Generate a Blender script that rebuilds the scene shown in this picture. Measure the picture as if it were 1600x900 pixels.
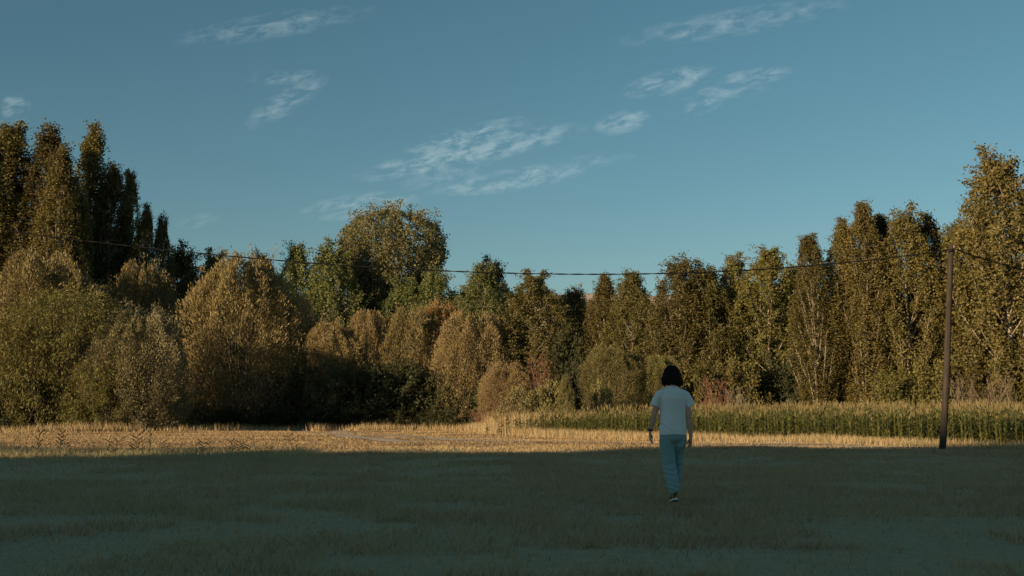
import bpy, bmesh, math, random
import numpy as np
from mathutils import Vector, noise as mnoise

# ------------------------------------------------------------------ scene / camera / light
for o in list(bpy.data.objects):
    bpy.data.objects.remove(o)
S = bpy.context.scene
COL = S.collection
F = 1800.0                      # focal length in photo pixels (photo is 1600 x 900)
CAMH = 1.035
TILT = math.atan(200 / F)
cd = bpy.data.cameras.new('camera')
cam = bpy.data.objects.new('camera', cd)
COL.objects.link(cam)
cd.sensor_width = 36
cd.lens = 36 * F / 1600
cd.clip_start = 0.1
cd.clip_end = 8000
cam.location = (0, 0, CAMH)
cam.rotation_euler = (math.pi / 2 + TILT, 0, 0)
S.camera = cam
S.render.resolution_x, S.render.resolution_y = 1024, 576

SUN_EL = math.radians(10.5)
SUN_AZ = math.radians(229.0)    # clockwise from +Y: behind the camera, to the left
SUN_DIR = Vector((math.sin(SUN_AZ) * math.cos(SUN_EL), math.cos(SUN_AZ) * math.cos(SUN_EL), math.sin(SUN_EL)))
sd = bpy.data.lights.new('sun', 'SUN')
sun = bpy.data.objects.new('sun', sd)
COL.objects.link(sun)
sd.energy = 5.0
sd.angle = math.radians(0.5)
sd.color = (1.0, 0.72, 0.43)
sun.rotation_euler = SUN_DIR.to_track_quat('Z', 'Y').to_euler()
sun.location = SUN_DIR * 300
S.view_settings.view_transform = 'Standard'
S.view_settings.look = 'None'
S.view_settings.exposure = 0.55
S.view_settings.gamma = 1.0
S.render.engine = 'CYCLES'
S.cycles.max_bounces = 4
S.cycles.transparent_max_bounces = 4


def ray(px, py):
    u, v = (px - 800) / F, (450 - py) / F
    return np.array([u, math.cos(TILT) - v * math.sin(TILT), math.sin(TILT) + v * math.cos(TILT)])


def at(px, py, D):
    r = ray(px, py)
    return np.array([0, 0, CAMH]) + r * (D / r[1])


W = bpy.data.worlds.new('World')
S.world = W
W.use_nodes = True
nt = W.node_tree
nt.nodes.clear()
N = nt.nodes.new
L = nt.links.new


def mth(op, a, b=None, c=None):
    n = N('ShaderNodeMath')
    n.operation = op
    for i, v in enumerate((a, b, c)):
        if v is None:
            continue
        if isinstance(v, (int, float)):
            n.inputs[i].default_value = v
        else:
            L(v, n.inputs[i])
    return n.outputs[0]


sky = N('ShaderNodeTexSky')
sky.sky_type = 'NISHITA'
sky.sun_disc = False
sky.sun_elevation = SUN_EL
sky.sun_rotation = SUN_AZ
sky.altitude = 600
sky.air_density = 1.0
sky.dust_density = 0.6
sky.ozone_density = 2.0
hsv = N('ShaderNodeHueSaturation')
hsv.inputs['Saturation'].default_value = 1.08
hsv.inputs['Hue'].default_value = 0.47
hsv.inputs['Value'].default_value = 0.58
L(sky.outputs[0], hsv.inputs['Color'])
tc = N('ShaderNodeTexCoord')
sp = N('ShaderNodeSeparateXYZ')
L(tc.outputs['Generated'], sp.inputs[0])
# thin clouds on the northern sky, by direction: slopes u = x/y, w = z/y
yy = mth('MAXIMUM', sp.outputs[1], 0.02)
U = mth('DIVIDE', sp.outputs[0], yy)
V = mth('DIVIDE', sp.outputs[2], yy)
streaks = [  # photo pixel ends, half width px, strength
    ((590, 270), (885, 205), 15, 1.0), ((640, 240), (815, 192), 13, 0.9), ((700, 298), (905, 264), 13, 0.8),
    ((485, 332), (640, 312), 14, 0.75), ((935, 200), (1010, 182), 13, 0.8), ((985, 142), (1110, 112), 14, 0.8),
    ((1075, 172), (1125, 156), 10, 0.75), ((1130, 128), (1230, 112), 10, 0.7), ((395, 190), (500, 125), 15, 0.6), ((390, 122), (500, 118), 9, 0.5),
    ((8, 178), (42, 158), 17, 0.8), ((1060, 150), (1190, 140), 8, 0.5), ((640, 290), (760, 255), 20, 0.4), ((860, 260), (980, 245), 8, 0.35),
    ((280, 350), (340, 340), 8, 0.3), ((1000, 60), (1300, 10), 16, 0.5), ((300, 60), (560, 20), 15, 0.45)]
msum = None
for (a, b, hw, st) in streaks:
    ra, rb = ray(*a), ray(*b)
    A = np.array([ra[0] / ra[1], ra[2] / ra[1]])
    B = np.array([rb[0] / rb[1], rb[2] / rb[1]])
    c = (A + B) / 2
    d = (B - A) / 2
    ln = np.linalg.norm(d)
    e = d / ln
    h = hw / F * 1.6
    ln = ln * 1.3
    du, dv = mth('SUBTRACT', U, float(c[0])), mth('SUBTRACT', V, float(c[1]))
    p = mth('ADD', mth('MULTIPLY', du, float(e[0] / ln)), mth('MULTIPLY', dv, float(e[1] / ln)))
    q = mth('ADD', mth('MULTIPLY', du, float(-e[1] / h)), mth('MULTIPLY', dv, float(e[0] / h)))
    r2 = mth('ADD', mth('MULTIPLY', p, p), mth('MULTIPLY', q, q))
    m = mth('MULTIPLY', mth('MAXIMUM', mth('SUBTRACT', 1.0, r2), 0.0), st)
    msum = m if msum is None else mth('MAXIMUM', msum, m)
cx = N('ShaderNodeCombineXYZ')
ang = math.radians(14)
cu = mth('ADD', mth('MULTIPLY', U, math.cos(ang)), mth('MULTIPLY', V, math.sin(ang)))
cv = mth('ADD', mth('MULTIPLY', U, -math.sin(ang)), mth('MULTIPLY', V, math.cos(ang)))
L(mth('MULTIPLY', cu, 46.0), cx.inputs[0])
L(mth('MULTIPLY', cv, 120.0), cx.inputs[1])
nz = N('ShaderNodeTexNoise')
nz.inputs['Scale'].default_value = 1.0
nz.inputs['Detail'].default_value = 9
nz.inputs['Roughness'].default_value = 0.66
nz.inputs['Distortion'].default_value = 0.25
L(cx.outputs[0], nz.inputs['Vector'])
cl = mth('MULTIPLY', mth('MULTIPLY', msum, 1.75), mth('MAXIMUM', mth('SUBTRACT', nz.outputs[0], 0.43), 0.0))
# the rest of the sky carries the same sort of sparse wisps
gx = N('ShaderNodeCombineXYZ')
zz = mth('MAXIMUM', sp.outputs[2], 0.08)
L(mth('DIVIDE', sp.outputs[0], zz), gx.inputs[0])
L(mth('DIVIDE', sp.outputs[1], zz), gx.inputs[1])
n2 = N('ShaderNodeTexNoise')
n2.inputs['Scale'].default_value = 0.9
n2.inputs['Detail'].default_value = 8
L(gx.outputs[0], n2.inputs['Vector'])
beh = mth('MINIMUM', mth('MAXIMUM', mth('MULTIPLY', mth('SUBTRACT', 0.55, sp.outputs[1]), 5.0), 0.0), 1.0)
cl2 = mth('MULTIPLY', mth('MULTIPLY', mth('MAXIMUM', mth('SUBTRACT', n2.outputs[0], 0.62), 0.0), 1.5), beh)
cl = mth('MINIMUM', mth('ADD', cl, cl2), 0.24)
mix = N('ShaderNodeMix')
mix.data_type = 'RGBA'
L(cl, mix.inputs['Factor'])
L(hsv.outputs[0], mix.inputs['A'])
SKYS = 0.10
mix.inputs['B'].default_value = (0.50 / SKYS, 0.58 / SKYS, 0.58 / SKYS, 1)
bg = N('ShaderNodeBackground')
bg.inputs['Strength'].default_value = SKYS
L(mix.outputs['Result'], bg.inputs['Color'])
wo = N('ShaderNodeOutputWorld')
L(bg.outputs[0], wo.inputs['Surface'])


# ------------------------------------------------------------------ helpers
def tag(o, label=None, cat=None, group=None, kind=None):
    if label: o['label'] = label
    if cat: o['category'] = cat
    if group: o['group'] = group
    if kind: o['kind'] = kind
    return o


def obj(name, me, parent=None, loc=(0, 0, 0), rotz=0.0):
    o = bpy.data.objects.new(name, me)
    COL.objects.link(o)
    o.location = loc
    o.rotation_euler = (0, 0, rotz)
    if parent:
        o.parent = parent
    return o


def npmesh(name, verts, faces, mats, attr=None, matidx=None, smooth=False):
    """faces: (n,k) int array or list of such arrays"""
    me = bpy.data.meshes.new(name)
    fl = faces if isinstance(faces, list) else [faces]
    fl = [np.asarray(f, dtype=np.int32) for f in fl if len(f)]
    nv = len(verts)
    loops = np.concatenate([f.ravel() for f in fl])
    tot = np.concatenate([np.full(len(f), f.shape[1], dtype=np.int32) for f in fl])
    start = np.concatenate([[0], np.cumsum(tot)[:-1]]).astype(np.int32)
    me.vertices.add(nv)
    me.vertices.foreach_set('co', np.asarray(verts, dtype=np.float32).ravel())
    me.loops.add(len(loops))
    me.loops.foreach_set('vertex_index', loops)
    me.polygons.add(len(tot))
    me.polygons.foreach_set('loop_start', start)
    me.polygons.foreach_set('loop_total', tot)
    if matidx is not None:
        me.polygons.foreach_set('material_index', np.asarray(matidx, dtype=np.int32))
    if smooth:
        me.polygons.foreach_set('use_smooth', np.ones(len(tot), dtype=bool))
    for m in (mats if isinstance(mats, (list, tuple)) else [mats]):
        me.materials.append(m)
    if attr is not None:
        a = me.attributes.new('v', 'FLOAT', 'POINT')
        a.data.foreach_set('value', np.asarray(attr, dtype=np.float32))
    me.update(calc_edges=True)
    return me


class Tubes:
    def __init__(s):
        s.v, s.f, s.n = [], [], 0

    def add(s, pts, rad, sides=5, cap=True):
        pts = np.asarray(pts, float)
        n = len(pts)
        tg = np.gradient(pts, axis=0)
        tg /= np.linalg.norm(tg, axis=1)[:, None] + 1e-9
        ref = np.array([1.0, 0, 0]) if abs(tg[0][0]) < 0.8 else np.array([0, 1.0, 0])
        a = np.cross(tg, ref)
        a /= np.linalg.norm(a, axis=1)[:, None] + 1e-9
        b = np.cross(tg, a)
        th = np.arange(sides) * 2 * np.pi / sides
        rad = np.asarray(rad, float)
        ring = pts[:, None] + rad[:, None, None] * (np.cos(th)[None, :, None] * a[:, None] + np.sin(th)[None, :, None] * b[:, None])
        s.v.append(ring.reshape(-1, 3))
        i = np.arange(n - 1)[:, None] * sides
        k = np.arange(sides)[None]
        k2 = (k + 1) % sides
        q = np.stack([i + k, i + k2, i + sides + k2, i + sides + k], -1).reshape(-1, 4) + s.n
        s.f.append(q)
        s.n += n * sides

    def mesh(s, name, mat, smooth=True):
        return npmesh(name, np.concatenate(s.v), np.concatenate(s.f), mat, smooth=smooth)


def gz(x, y):
    """ground height: nearly flat, a few centimetres of swell"""
    x = np.asarray(x, float)
    y = np.asarray(y, float)
    k = np.clip((y - 5) / 20, 0, 1)
    return k * (0.045 * np.sin(x * 0.21 + 0.7) * np.sin(y * 0.17 + 1.1) + 0.03 * np.sin(x * 0.53 + y * 0.31) + 0.02 * np.sin(y * 0.9 + x * 0.11))


# ------------------------------------------------------------------ materials
def newmat(name):
    m = bpy.data.materials.new(name)
    m.use_nodes = True
    t = m.node_tree
    t.nodes.clear()
    return m, t


def leafmat(name, dark, light, trans=0.36, rough=0.55, jitter=0.25):
    m, t = newmat(name)
    n, l = t.nodes.new, t.links.new
    at_ = n('ShaderNodeAttribute'); at_.attribute_name = 'v'
    oi = n('ShaderNodeObjectInfo')
    rmp = n('ShaderNodeMix'); rmp.data_type = 'RGBA'
    rmp.inputs['A'].default_value = (*dark, 1); rmp.inputs['B'].default_value = (*light, 1)
    l(at_.outputs['Fac'], rmp.inputs['Factor'])
    hs = n('ShaderNodeHueSaturation')
    mr = n('ShaderNodeMapRange'); mr.inputs['To Min'].default_value = 1 - jitter; mr.inputs['To Max'].default_value = 1 + jitter
    l(oi.outputs['Random'], mr.inputs['Value'])
    l(mr.outputs[0], hs.inputs['Value'])
    mr2 = n('ShaderNodeMapRange'); mr2.inputs['To Min'].default_value = 0.488; mr2.inputs['To Max'].default_value = 0.512
    mm = n('ShaderNodeMath'); mm.operation = 'FRACT'; mu = n('ShaderNodeMath'); mu.operation = 'MULTIPLY'; mu.inputs[1].default_value = 7.31
    l(oi.outputs['Random'], mu.inputs[0]); l(mu.outputs[0], mm.inputs[0]); l(mm.outputs[0], mr2.inputs['Value'])
    l(mr2.outputs[0], hs.inputs['Hue'])
    l(rmp.outputs['Result'], hs.inputs['Color'])
    p = n('ShaderNodeBsdfPrincipled'); p.inputs['Roughness'].default_value = rough
    p.inputs['Specular IOR Level'].default_value = 0.25
    l(hs.outputs[0], p.inputs['Base Color'])
    tr = n('ShaderNodeBsdfTranslucent'); l(hs.outputs[0], tr.inputs['Color'])
    mx = n('ShaderNodeMixShader'); mx.inputs[0].default_value = trans
    l(p.outputs[0], mx.inputs[1]); l(tr.outputs[0], mx.inputs[2])
    o = n('ShaderNodeOutputMaterial'); l(mx.outputs[0], o.inputs['Surface'])
    return m


def noisemat(name, c1, c2, scale=5.0, rough=0.85, stretch=(1, 1, 1), bump=0.0, detail=6, spec=0.2, c3=None):
    m, t = newmat(name)
    n, l = t.nodes.new, t.links.new
    tc = n('ShaderNodeTexCoord'); mp = n('ShaderNodeMapping'); mp.inputs['Scale'].default_value = stretch
    l(tc.outputs['Object'], mp.inputs[0])
    nz = n('ShaderNodeTexNoise'); nz.inputs['Scale'].default_value = scale; nz.inputs['Detail'].default_value = detail
    l(mp.outputs[0], nz.inputs['Vector'])
    cr = n('ShaderNodeValToRGB')
    cr.color_ramp.elements[0].position = 0.32; cr.color_ramp.elements[0].color = (*c1, 1)
    cr.color_ramp.elements[1].position = 0.68; cr.color_ramp.elements[1].color = (*c2, 1)
    if c3:
        e = cr.color_ramp.elements.new(0.85); e.color = (*c3, 1)
    l(nz.outputs[0], cr.inputs[0])
    p = n('ShaderNodeBsdfPrincipled'); p.inputs['Roughness'].default_value = rough
    p.inputs['Specular IOR Level'].default_value = spec
    l(cr.outputs[0], p.inputs['Base Color'])
    if bump:
        b = n('ShaderNodeBump'); b.inputs['Strength'].default_value = bump; b.inputs['Distance'].default_value = 0.02
        l(nz.outputs[0], b.inputs['Height']); l(b.outputs[0], p.inputs['Normal'])
    o = n('ShaderNodeOutputMaterial'); l(p.outputs[0], o.inputs['Surface'])
    return m


M_POP = leafmat('poplar_leaf', (0.085, 0.089, 0.025), (0.210, 0.180, 0.060))
M_POPG = leafmat('green_poplar_leaf', (0.090, 0.119, 0.039), (0.227, 0.245, 0.089))
M_LOM = leafmat('columnar_poplar_leaf', (0.077, 0.080, 0.022), (0.202, 0.163, 0.052))
M_COT = leafmat('cottonwood_leaf', (0.081, 0.091, 0.036), (0.191, 0.179, 0.077))
M_DARK = leafmat('evergreen_and_painted_shade_leaf', (0.026, 0.032, 0.014), (0.052, 0.060, 0.026), trans=0.15, rough=0.9)  # own tone of the evergreen; painted shade on the hollow bushes
M_TAM = leafmat('tawny_feathery_leaf', (0.161, 0.131, 0.056), (0.356, 0.284, 0.135), trans=0.22)
M_ORA = leafmat('rusty_feathery_leaf', (0.188, 0.112, 0.043), (0.350, 0.219, 0.094), trans=0.22)
M_WIL = leafmat('willow_leaf', (0.079, 0.088, 0.024), (0.237, 0.206, 0.066), trans=0.3)
M_SIL = leafmat('silver_willow_leaf', (0.117, 0.117, 0.055), (0.309, 0.275, 0.152), trans=0.25)
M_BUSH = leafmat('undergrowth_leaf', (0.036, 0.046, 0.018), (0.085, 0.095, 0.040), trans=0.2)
M_PALE = leafmat('pale_shrub_leaf', (0.106, 0.112, 0.037), (0.250, 0.225, 0.094), trans=0.25)
M_BARKP = noisemat('pale_bark', (0.21, 0.18, 0.14), (0.36, 0.32, 0.26), 6, stretch=(1, 1, 0.35), bump=0.3, c3=(0.12, 0.10, 0.08))
M_BARK = noisemat('brown_bark', (0.10, 0.075, 0.050), (0.22, 0.17, 0.12), 6, stretch=(1, 1, 0.3), bump=0.4)
M_DRYT = noisemat('dry_twig', (0.16, 0.13, 0.09), (0.27, 0.22, 0.16), 4)
M_TWIG = noisemat('red_twig', (0.17, 0.085, 0.055), (0.28, 0.16, 0.11), 4)


def grassmat(name, A, B, C):
    """blade colour: attribute v blends green -> straw -> bleached"""
    m, t = newmat(name)
    n, l = t.nodes.new, t.links.new
    a = n('ShaderNodeAttribute'); a.attribute_name = 'v'
    cr = n('ShaderNodeValToRGB')
    cr.color_ramp.elements[0].color = (*A, 1)
    cr.color_ramp.elements[1].color = (*C, 1)
    e = cr.color_ramp.elements.new(0.55); e.color = (*B, 1)
    l(a.outputs['Fac'], cr.inputs[0])
    p = n('ShaderNodeBsdfPrincipled'); p.inputs['Roughness'].default_value = 0.7; p.inputs['Specular IOR Level'].default_value = 0.2
    l(cr.outputs[0], p.inputs['Base Color'])
    tr = n('ShaderNodeBsdfTranslucent'); l(cr.outputs[0], tr.inputs['Color'])
    mx = n('ShaderNodeMixShader'); mx.inputs[0].default_value = 0.12
    l(p.outputs[0], mx.inputs[1]); l(tr.outputs[0], mx.inputs[2])
    o = n('ShaderNodeOutputMaterial'); l(mx.outputs[0], o.inputs['Surface'])
    return m


M_GRASS = grassmat('grass_blade', (0.360, 0.318, 0.165), (0.43, 0.335, 0.185), (0.31, 0.208, 0.112))
M_MAIZE = leafmat('maize_leaf', (0.085, 0.110, 0.028), (0.220, 0.215, 0.070), trans=0.35, jitter=0.2)
M_TASS = noisemat('maize_tassel', (0.15, 0.13, 0.058), (0.23, 0.19, 0.09), 8)
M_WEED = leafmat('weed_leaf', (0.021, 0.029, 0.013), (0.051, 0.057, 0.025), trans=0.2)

# ground material: dry grass, greener in the foreground meadow, bare soil patches
m, t = newmat('dry_meadow')
n, l = t.nodes.new, t.links.new
tcn = n('ShaderNodeTexCoord')
n1 = n('ShaderNodeTexNoise'); n1.inputs['Scale'].default_value = 0.16; n1.inputs['Detail'].default_value = 8; n1.inputs['Roughness'].default_value = 0.65
n2_ = n('ShaderNodeTexNoise'); n2_.inputs['Scale'].default_value = 9.0; n2_.inputs['Detail'].default_value = 6
l(tcn.outputs['Object'], n1.inputs['Vector']); l(tcn.outputs['Object'], n2_.inputs['Vector'])
sx = n('ShaderNodeSeparateXYZ'); l(tcn.outputs['Object'], sx.inputs[0])
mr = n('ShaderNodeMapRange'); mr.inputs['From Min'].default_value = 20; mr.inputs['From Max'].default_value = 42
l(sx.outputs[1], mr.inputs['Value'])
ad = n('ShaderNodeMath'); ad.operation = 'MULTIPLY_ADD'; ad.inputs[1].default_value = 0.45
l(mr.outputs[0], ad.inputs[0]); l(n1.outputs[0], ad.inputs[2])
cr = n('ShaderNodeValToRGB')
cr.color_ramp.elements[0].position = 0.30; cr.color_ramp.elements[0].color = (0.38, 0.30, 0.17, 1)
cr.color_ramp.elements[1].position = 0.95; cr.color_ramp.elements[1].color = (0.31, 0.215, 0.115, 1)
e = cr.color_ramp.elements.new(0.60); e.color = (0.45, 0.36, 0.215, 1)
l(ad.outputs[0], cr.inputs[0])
mxc = n('ShaderNodeMix'); mxc.data_type = 'RGBA'; mxc.blend_type = 'MULTIPLY'; mxc.inputs['Factor'].default_value = 0.6
l(cr.outputs[0], mxc.inputs['A'])
cr2 = n('ShaderNodeValToRGB'); cr2.color_ramp.elements[0].color = (0.45, 0.45, 0.45, 1); cr2.color_ramp.elements[1].color = (1.3, 1.3, 1.3, 1)
l(n2_.outputs[0], cr2.inputs[0]); l(cr2.outputs[0], mxc.inputs['B'])
p = n('ShaderNodeBsdfPrincipled'); p.inputs['Roughness'].default_value = 0.95; p.inputs['Specular IOR Level'].default_value = 0.1
l(mxc.outputs['Result'], p.inputs['Base Color'])
b = n('ShaderNodeBump'); b.inputs['Strength'].default_value = 0.8; b.inputs['Distance'].default_value = 0.05
l(n2_.outputs[0], b.inputs['Height']); l(b.outputs[0], p.inputs['Normal'])
o = n('ShaderNodeOutputMaterial'); l(p.outputs[0], o.inputs['Surface'])
M_GROUND = m

# ------------------------------------------------------------------ setting
def axis(lo, hi, fine_lo, fine_hi, step, coarse):
    a = list(np.arange(fine_lo, fine_hi, step))
    s, v = step, fine_hi
    while v < hi:
        a.append(v); s *= coarse; v += s
    a.append(hi)
    s, v = step, fine_lo
    pre = []
    while v > lo:
        s *= coarse; v -= s; pre.append(max(v, lo))
    return np.array(sorted(set(pre + a)))


gxs = axis(-3000, 3000, -60, 60, 1.2, 1.35)
gys = axis(-1500, 4000, -4, 120, 1.0, 1.35)
GX, GY = np.meshgrid(gxs, gys)
GZ = gz(GX, GY) * (np.abs(GX) < 200) * (GY < 400)
nx, ny = len(gxs), len(gys)
ii = (np.arange(ny - 1)[:, None] * nx + np.arange(nx - 1)[None]).ravel()
q = np.stack([ii, ii + 1, ii + 1 + nx, ii + nx], -1)
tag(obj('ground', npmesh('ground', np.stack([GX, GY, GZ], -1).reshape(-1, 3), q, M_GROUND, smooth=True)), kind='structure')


def heightfield(name, xs, ys, fn, mat):
    X, Y = np.meshgrid(xs, ys)
    Z = fn(X, Y)
    a, b = len(xs), len(ys)
    i = (np.arange(b - 1)[:, None] * a + np.arange(a - 1)[None]).ravel()
    return tag(obj(name, npmesh(name, np.stack([X, Y, Z], -1).reshape(-1, 3), np.stack([i, i + 1, i + 1 + a, i + a], -1), mat, smooth=True)), kind='structure')


def fbm(X, Y, s, seed=0.0):
    f = np.vectorize(lambda x, y: mnoise.fractal(Vector((x / s, y / s, seed)), 0.9, 2.1, 5))
    return f(X, Y)


M_HILL = noisemat('pale_dry_hill', (0.34, 0.28, 0.22), (0.48, 0.41, 0.34), 0.05, bump=0.0, stretch=(1, 1, 3))
# bare pale hills behind the wood
def far_hill(X, Y):
    k = np.clip((Y - 300) / 70, 0, 1)
    k = k * k * (3 - 2 * k) * np.clip((620 - Y) / 150, 0, 1)
    return -1.5 + k * (38.5 + 3.0 * np.exp(-((X + 75) / 45) ** 2) + 1.8 * np.sin(X / 60 + 1) + fbm(X, Y, 70) * 3.0)
heightfield('hills', np.linspace(-520, 520, 105), np.linspace(295, 640, 36), far_hill, M_HILL)
# added unseen slope behind the camera, crest shaped to shade the foreground
def shade_hill(X, Y):
    yc = -54.0
    d = np.clip(np.abs(Y - yc) / 47, 0, 1)
    k = 0.5 + 0.5 * np.cos(np.pi * d)
    e = np.clip((X + 190) / 50, 0, 1) * np.clip((-40 - X) / 16, 0, 1)
    e = e * e * (3 - 2 * e)
    edge_x = [-60, -20, -12, -6, -2, 1.5, 4, 7, 10, 12.5, 15, 18, 30]
    edge_y = [33, 31.5, 30.2, 29.4, 28.6, 26.6, 28.0, 29.8, 31.5, 35.0, 44.5, 48, 50]
    sh = math.tan(SUN_AZ - math.pi)
    xt = X + 90.0
    for _ in range(4):
        xt = X + (np.interp(xt, edge_x, edge_y) - yc) * sh
    reach = (np.interp(xt, edge_x, edge_y) - yc) / math.cos(SUN_AZ - math.pi)
    crest = reach * math.tan(SUN_EL) + 0.26 * np.sin(X / 1.9) + 0.22 * np.sin(X / 0.83 + 1) + 0.3 * np.sin(X / 3.7 + 2)
    return -0.4 + k * e * (crest - 3.2 + 0.4)
M_NHILL = noisemat('added_shade_slope', (0.07, 0.07, 0.03), (0.20, 0.16, 0.09), 0.3, bump=0.4)
heightfield('added_shade_hillside', np.linspace(-192, -38, 240), np.linspace(-103, -5, 50), shade_hill, M_NHILL)

# dirt track: two pale wheel ruts in one sheet each
M_TRACK = noisemat('track_dust', (0.42, 0.33, 0.23), (0.58, 0.47, 0.35), 3.0, bump=0.2)
def strip(name, pts, w, mat, lift=0.004):
    pts = np.array(pts, float)
    tt = np.linspace(0, 1, 60)
    s = np.linspace(0, 1, len(pts))
    xy = np.stack([np.interp(tt, s, pts[:, 0]), np.interp(tt, s, pts[:, 1])], -1)
    for _ in range(6):
        xy[1:-1] = (xy[:-2] + 2 * xy[1:-1] + xy[2:]) / 4
    d = np.gradient(xy, axis=0)
    nrm = np.stack([-d[:, 1], d[:, 0]], -1)
    nrm /= np.linalg.norm(nrm, axis=1)[:, None]
    rng = np.random.default_rng(5)
    ww = w * (0.75 + 0.5 * rng.random((60, 1)))
    V = []
    for k in np.linspace(-0.5, 0.5, 5):
        p = xy + nrm * ww * k
        V.append(np.stack([p[:, 0], p[:, 1], gz(p[:, 0], p[:, 1]) + lift + 0.015 * (0.5 - abs(k))], -1))
    V = np.stack(V, 1)
    i = (np.arange(59)[:, None] * 5 + np.arange(4)[None]).ravel()
    return tag(obj(name, npmesh(name, V.reshape(-1, 3), np.stack([i, i + 1, i + 6, i + 5], -1), mat, smooth=True)), kind='structure')
strip('dirt_track', [(-13, 84), (-9.3, 70), (-6.0, 58), (-2.6, 49), (4, 44), (16, 40.5)], 1.4, M_TRACK, 0.02)
strip('dirt_track', [(-15.5, 84), (-11.6, 70), (-8.2, 57), (-4.6, 47.5), (3, 42.0), (16, 38.8)], 1.1, M_TRACK, 0.02)

# ------------------------------------------------------------------ grass (stuff)
rng = np.random.default_rng(11)


PN = np.array([[mnoise.noise(Vector((i * 0.35, j * 0.35, 3.3))) for i in range(200)] for j in range(400)])
def patch(x, y, s=1.0):
    return PN[(np.abs(y * 2.0 * s).astype(int)) % 400, (np.abs(x * 2.0 * s + 100).astype(int)) % 200]


TRK = [np.array(p_, float) for p_ in ([(-13, 84), (-9.3, 70), (-6.0, 58), (-2.6, 49), (4, 44), (16, 40.5)], [(-15.5, 84), (-11.6, 70), (-8.2, 57), (-4.6, 47.5), (3, 42.0), (16, 38.8)])]


def blades(n, xf, hfun, wfun, vfun, lean=0.5):
    x, y = xf(n)
    on = np.zeros(n, bool)
    for tk in TRK:
        o_ = np.argsort(tk[:, 1])
        on |= (np.abs(x - np.interp(y, tk[o_, 1], tk[o_, 0])) < 0.75) & (y > 44) & (y < 84) & (rng.random(n) < 0.93)
    on |= (y < 40) & (patch(x, y, 0.33) + 0.6 * patch(x, y, 1.1) < -0.12) & (rng.random(n) < 0.75)
    x, y = x[~on], y[~on]
    n = len(x)
    z = gz(x, y)
    h = hfun(x, y)
    w = wfun(x, y)
    a = rng.random(n) * 2 * np.pi
    l1 = rng.normal(0, lean, (n, 2)) * h[:, None]
    sx_, sy_ = np.cos(a) * w / 2, np.sin(a) * w / 2
    P = np.stack([np.stack([x - sx_, y - sy_, z - 0.01], -1), np.stack([x + sx_, y + sy_, z - 0.01], -1),
                  np.stack([x + l1[:, 0], y + l1[:, 1], z + h], -1)], 1)
    v = np.repeat(vfun(x, y), 3)
    f = np.arange(3 * n).reshape(n, 3)
    return P.reshape(-1, 3), f, v


def frust(y0, y1, margin=3.0, xmin=None, xmax=None, power=1.0):
    def g(n):
        u = rng.random(n)
        y = np.sqrt(y0 ** 2 + u * (y1 ** 2 - y0 ** 2)) if power == 1 else (y0 + (y1 - y0) * u ** 1.0)
        x = (rng.random(n) * 2 - 1) * (y * 0.455 + margin)
        return x, y
    return g


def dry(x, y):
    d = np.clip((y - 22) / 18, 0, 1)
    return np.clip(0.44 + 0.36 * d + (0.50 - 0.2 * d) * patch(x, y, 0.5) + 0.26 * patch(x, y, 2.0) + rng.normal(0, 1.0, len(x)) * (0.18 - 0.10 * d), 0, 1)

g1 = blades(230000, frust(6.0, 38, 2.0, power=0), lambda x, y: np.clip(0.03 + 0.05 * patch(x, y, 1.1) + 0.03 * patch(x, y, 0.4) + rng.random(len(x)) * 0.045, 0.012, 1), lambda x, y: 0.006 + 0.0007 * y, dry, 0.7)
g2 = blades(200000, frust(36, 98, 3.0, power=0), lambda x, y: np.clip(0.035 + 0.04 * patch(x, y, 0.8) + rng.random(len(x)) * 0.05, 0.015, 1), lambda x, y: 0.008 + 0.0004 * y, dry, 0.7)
def cat(gs):
    V, Fc, A, off = [], [], [], 0
    for v, f, a in gs:
        V.append(v); Fc.append(f + off); A.append(a); off += len(v)
    return np.concatenate(V), np.concatenate(Fc), np.concatenate(A)
def clumps(nc, per):
    def g(n):
        y = 7 + 30 * rng.random(nc) ** 1.2
        x = (rng.random(nc) * 2 - 1) * (y * 0.455 + 2)
        rad = 0.05 + 0.12 * rng.random(nc)
        i_ = rng.integers(0, nc, n)
        return x[i_] + rng.normal(0, 1, n) * rad[i_], y[i_] + rng.normal(0, 1, n) * rad[i_]
    return blades(nc * per, g, lambda x, y: 0.05 + rng.random(len(x)) * 0.11, lambda x, y: 0.007 + 0.0004 * y, lambda x, y: np.clip(0.30 + 0.6 * patch(x, y, 1.7) + rng.normal(0, 0.15, len(x)), 0, 1), 0.55)
g3 = clumps(900, 26)
g4 = blades(1100, lambda n: (1.97 + rng.normal(0, 0.16, n), 14.08 + rng.normal(0, 0.22, n)), lambda x, y: 0.03 + rng.random(len(x)) * 0.055, lambda x, y: 0.010 + 0 * x, dry, 0.5)
v, f, a = cat([g1, g2, g3, g4])
tag(obj('meadow_grass', npmesh('meadow_grass', v, f, M_GRASS, a)), 'short dry meadow grass covering the field', 'grass', kind='stuff')

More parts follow.
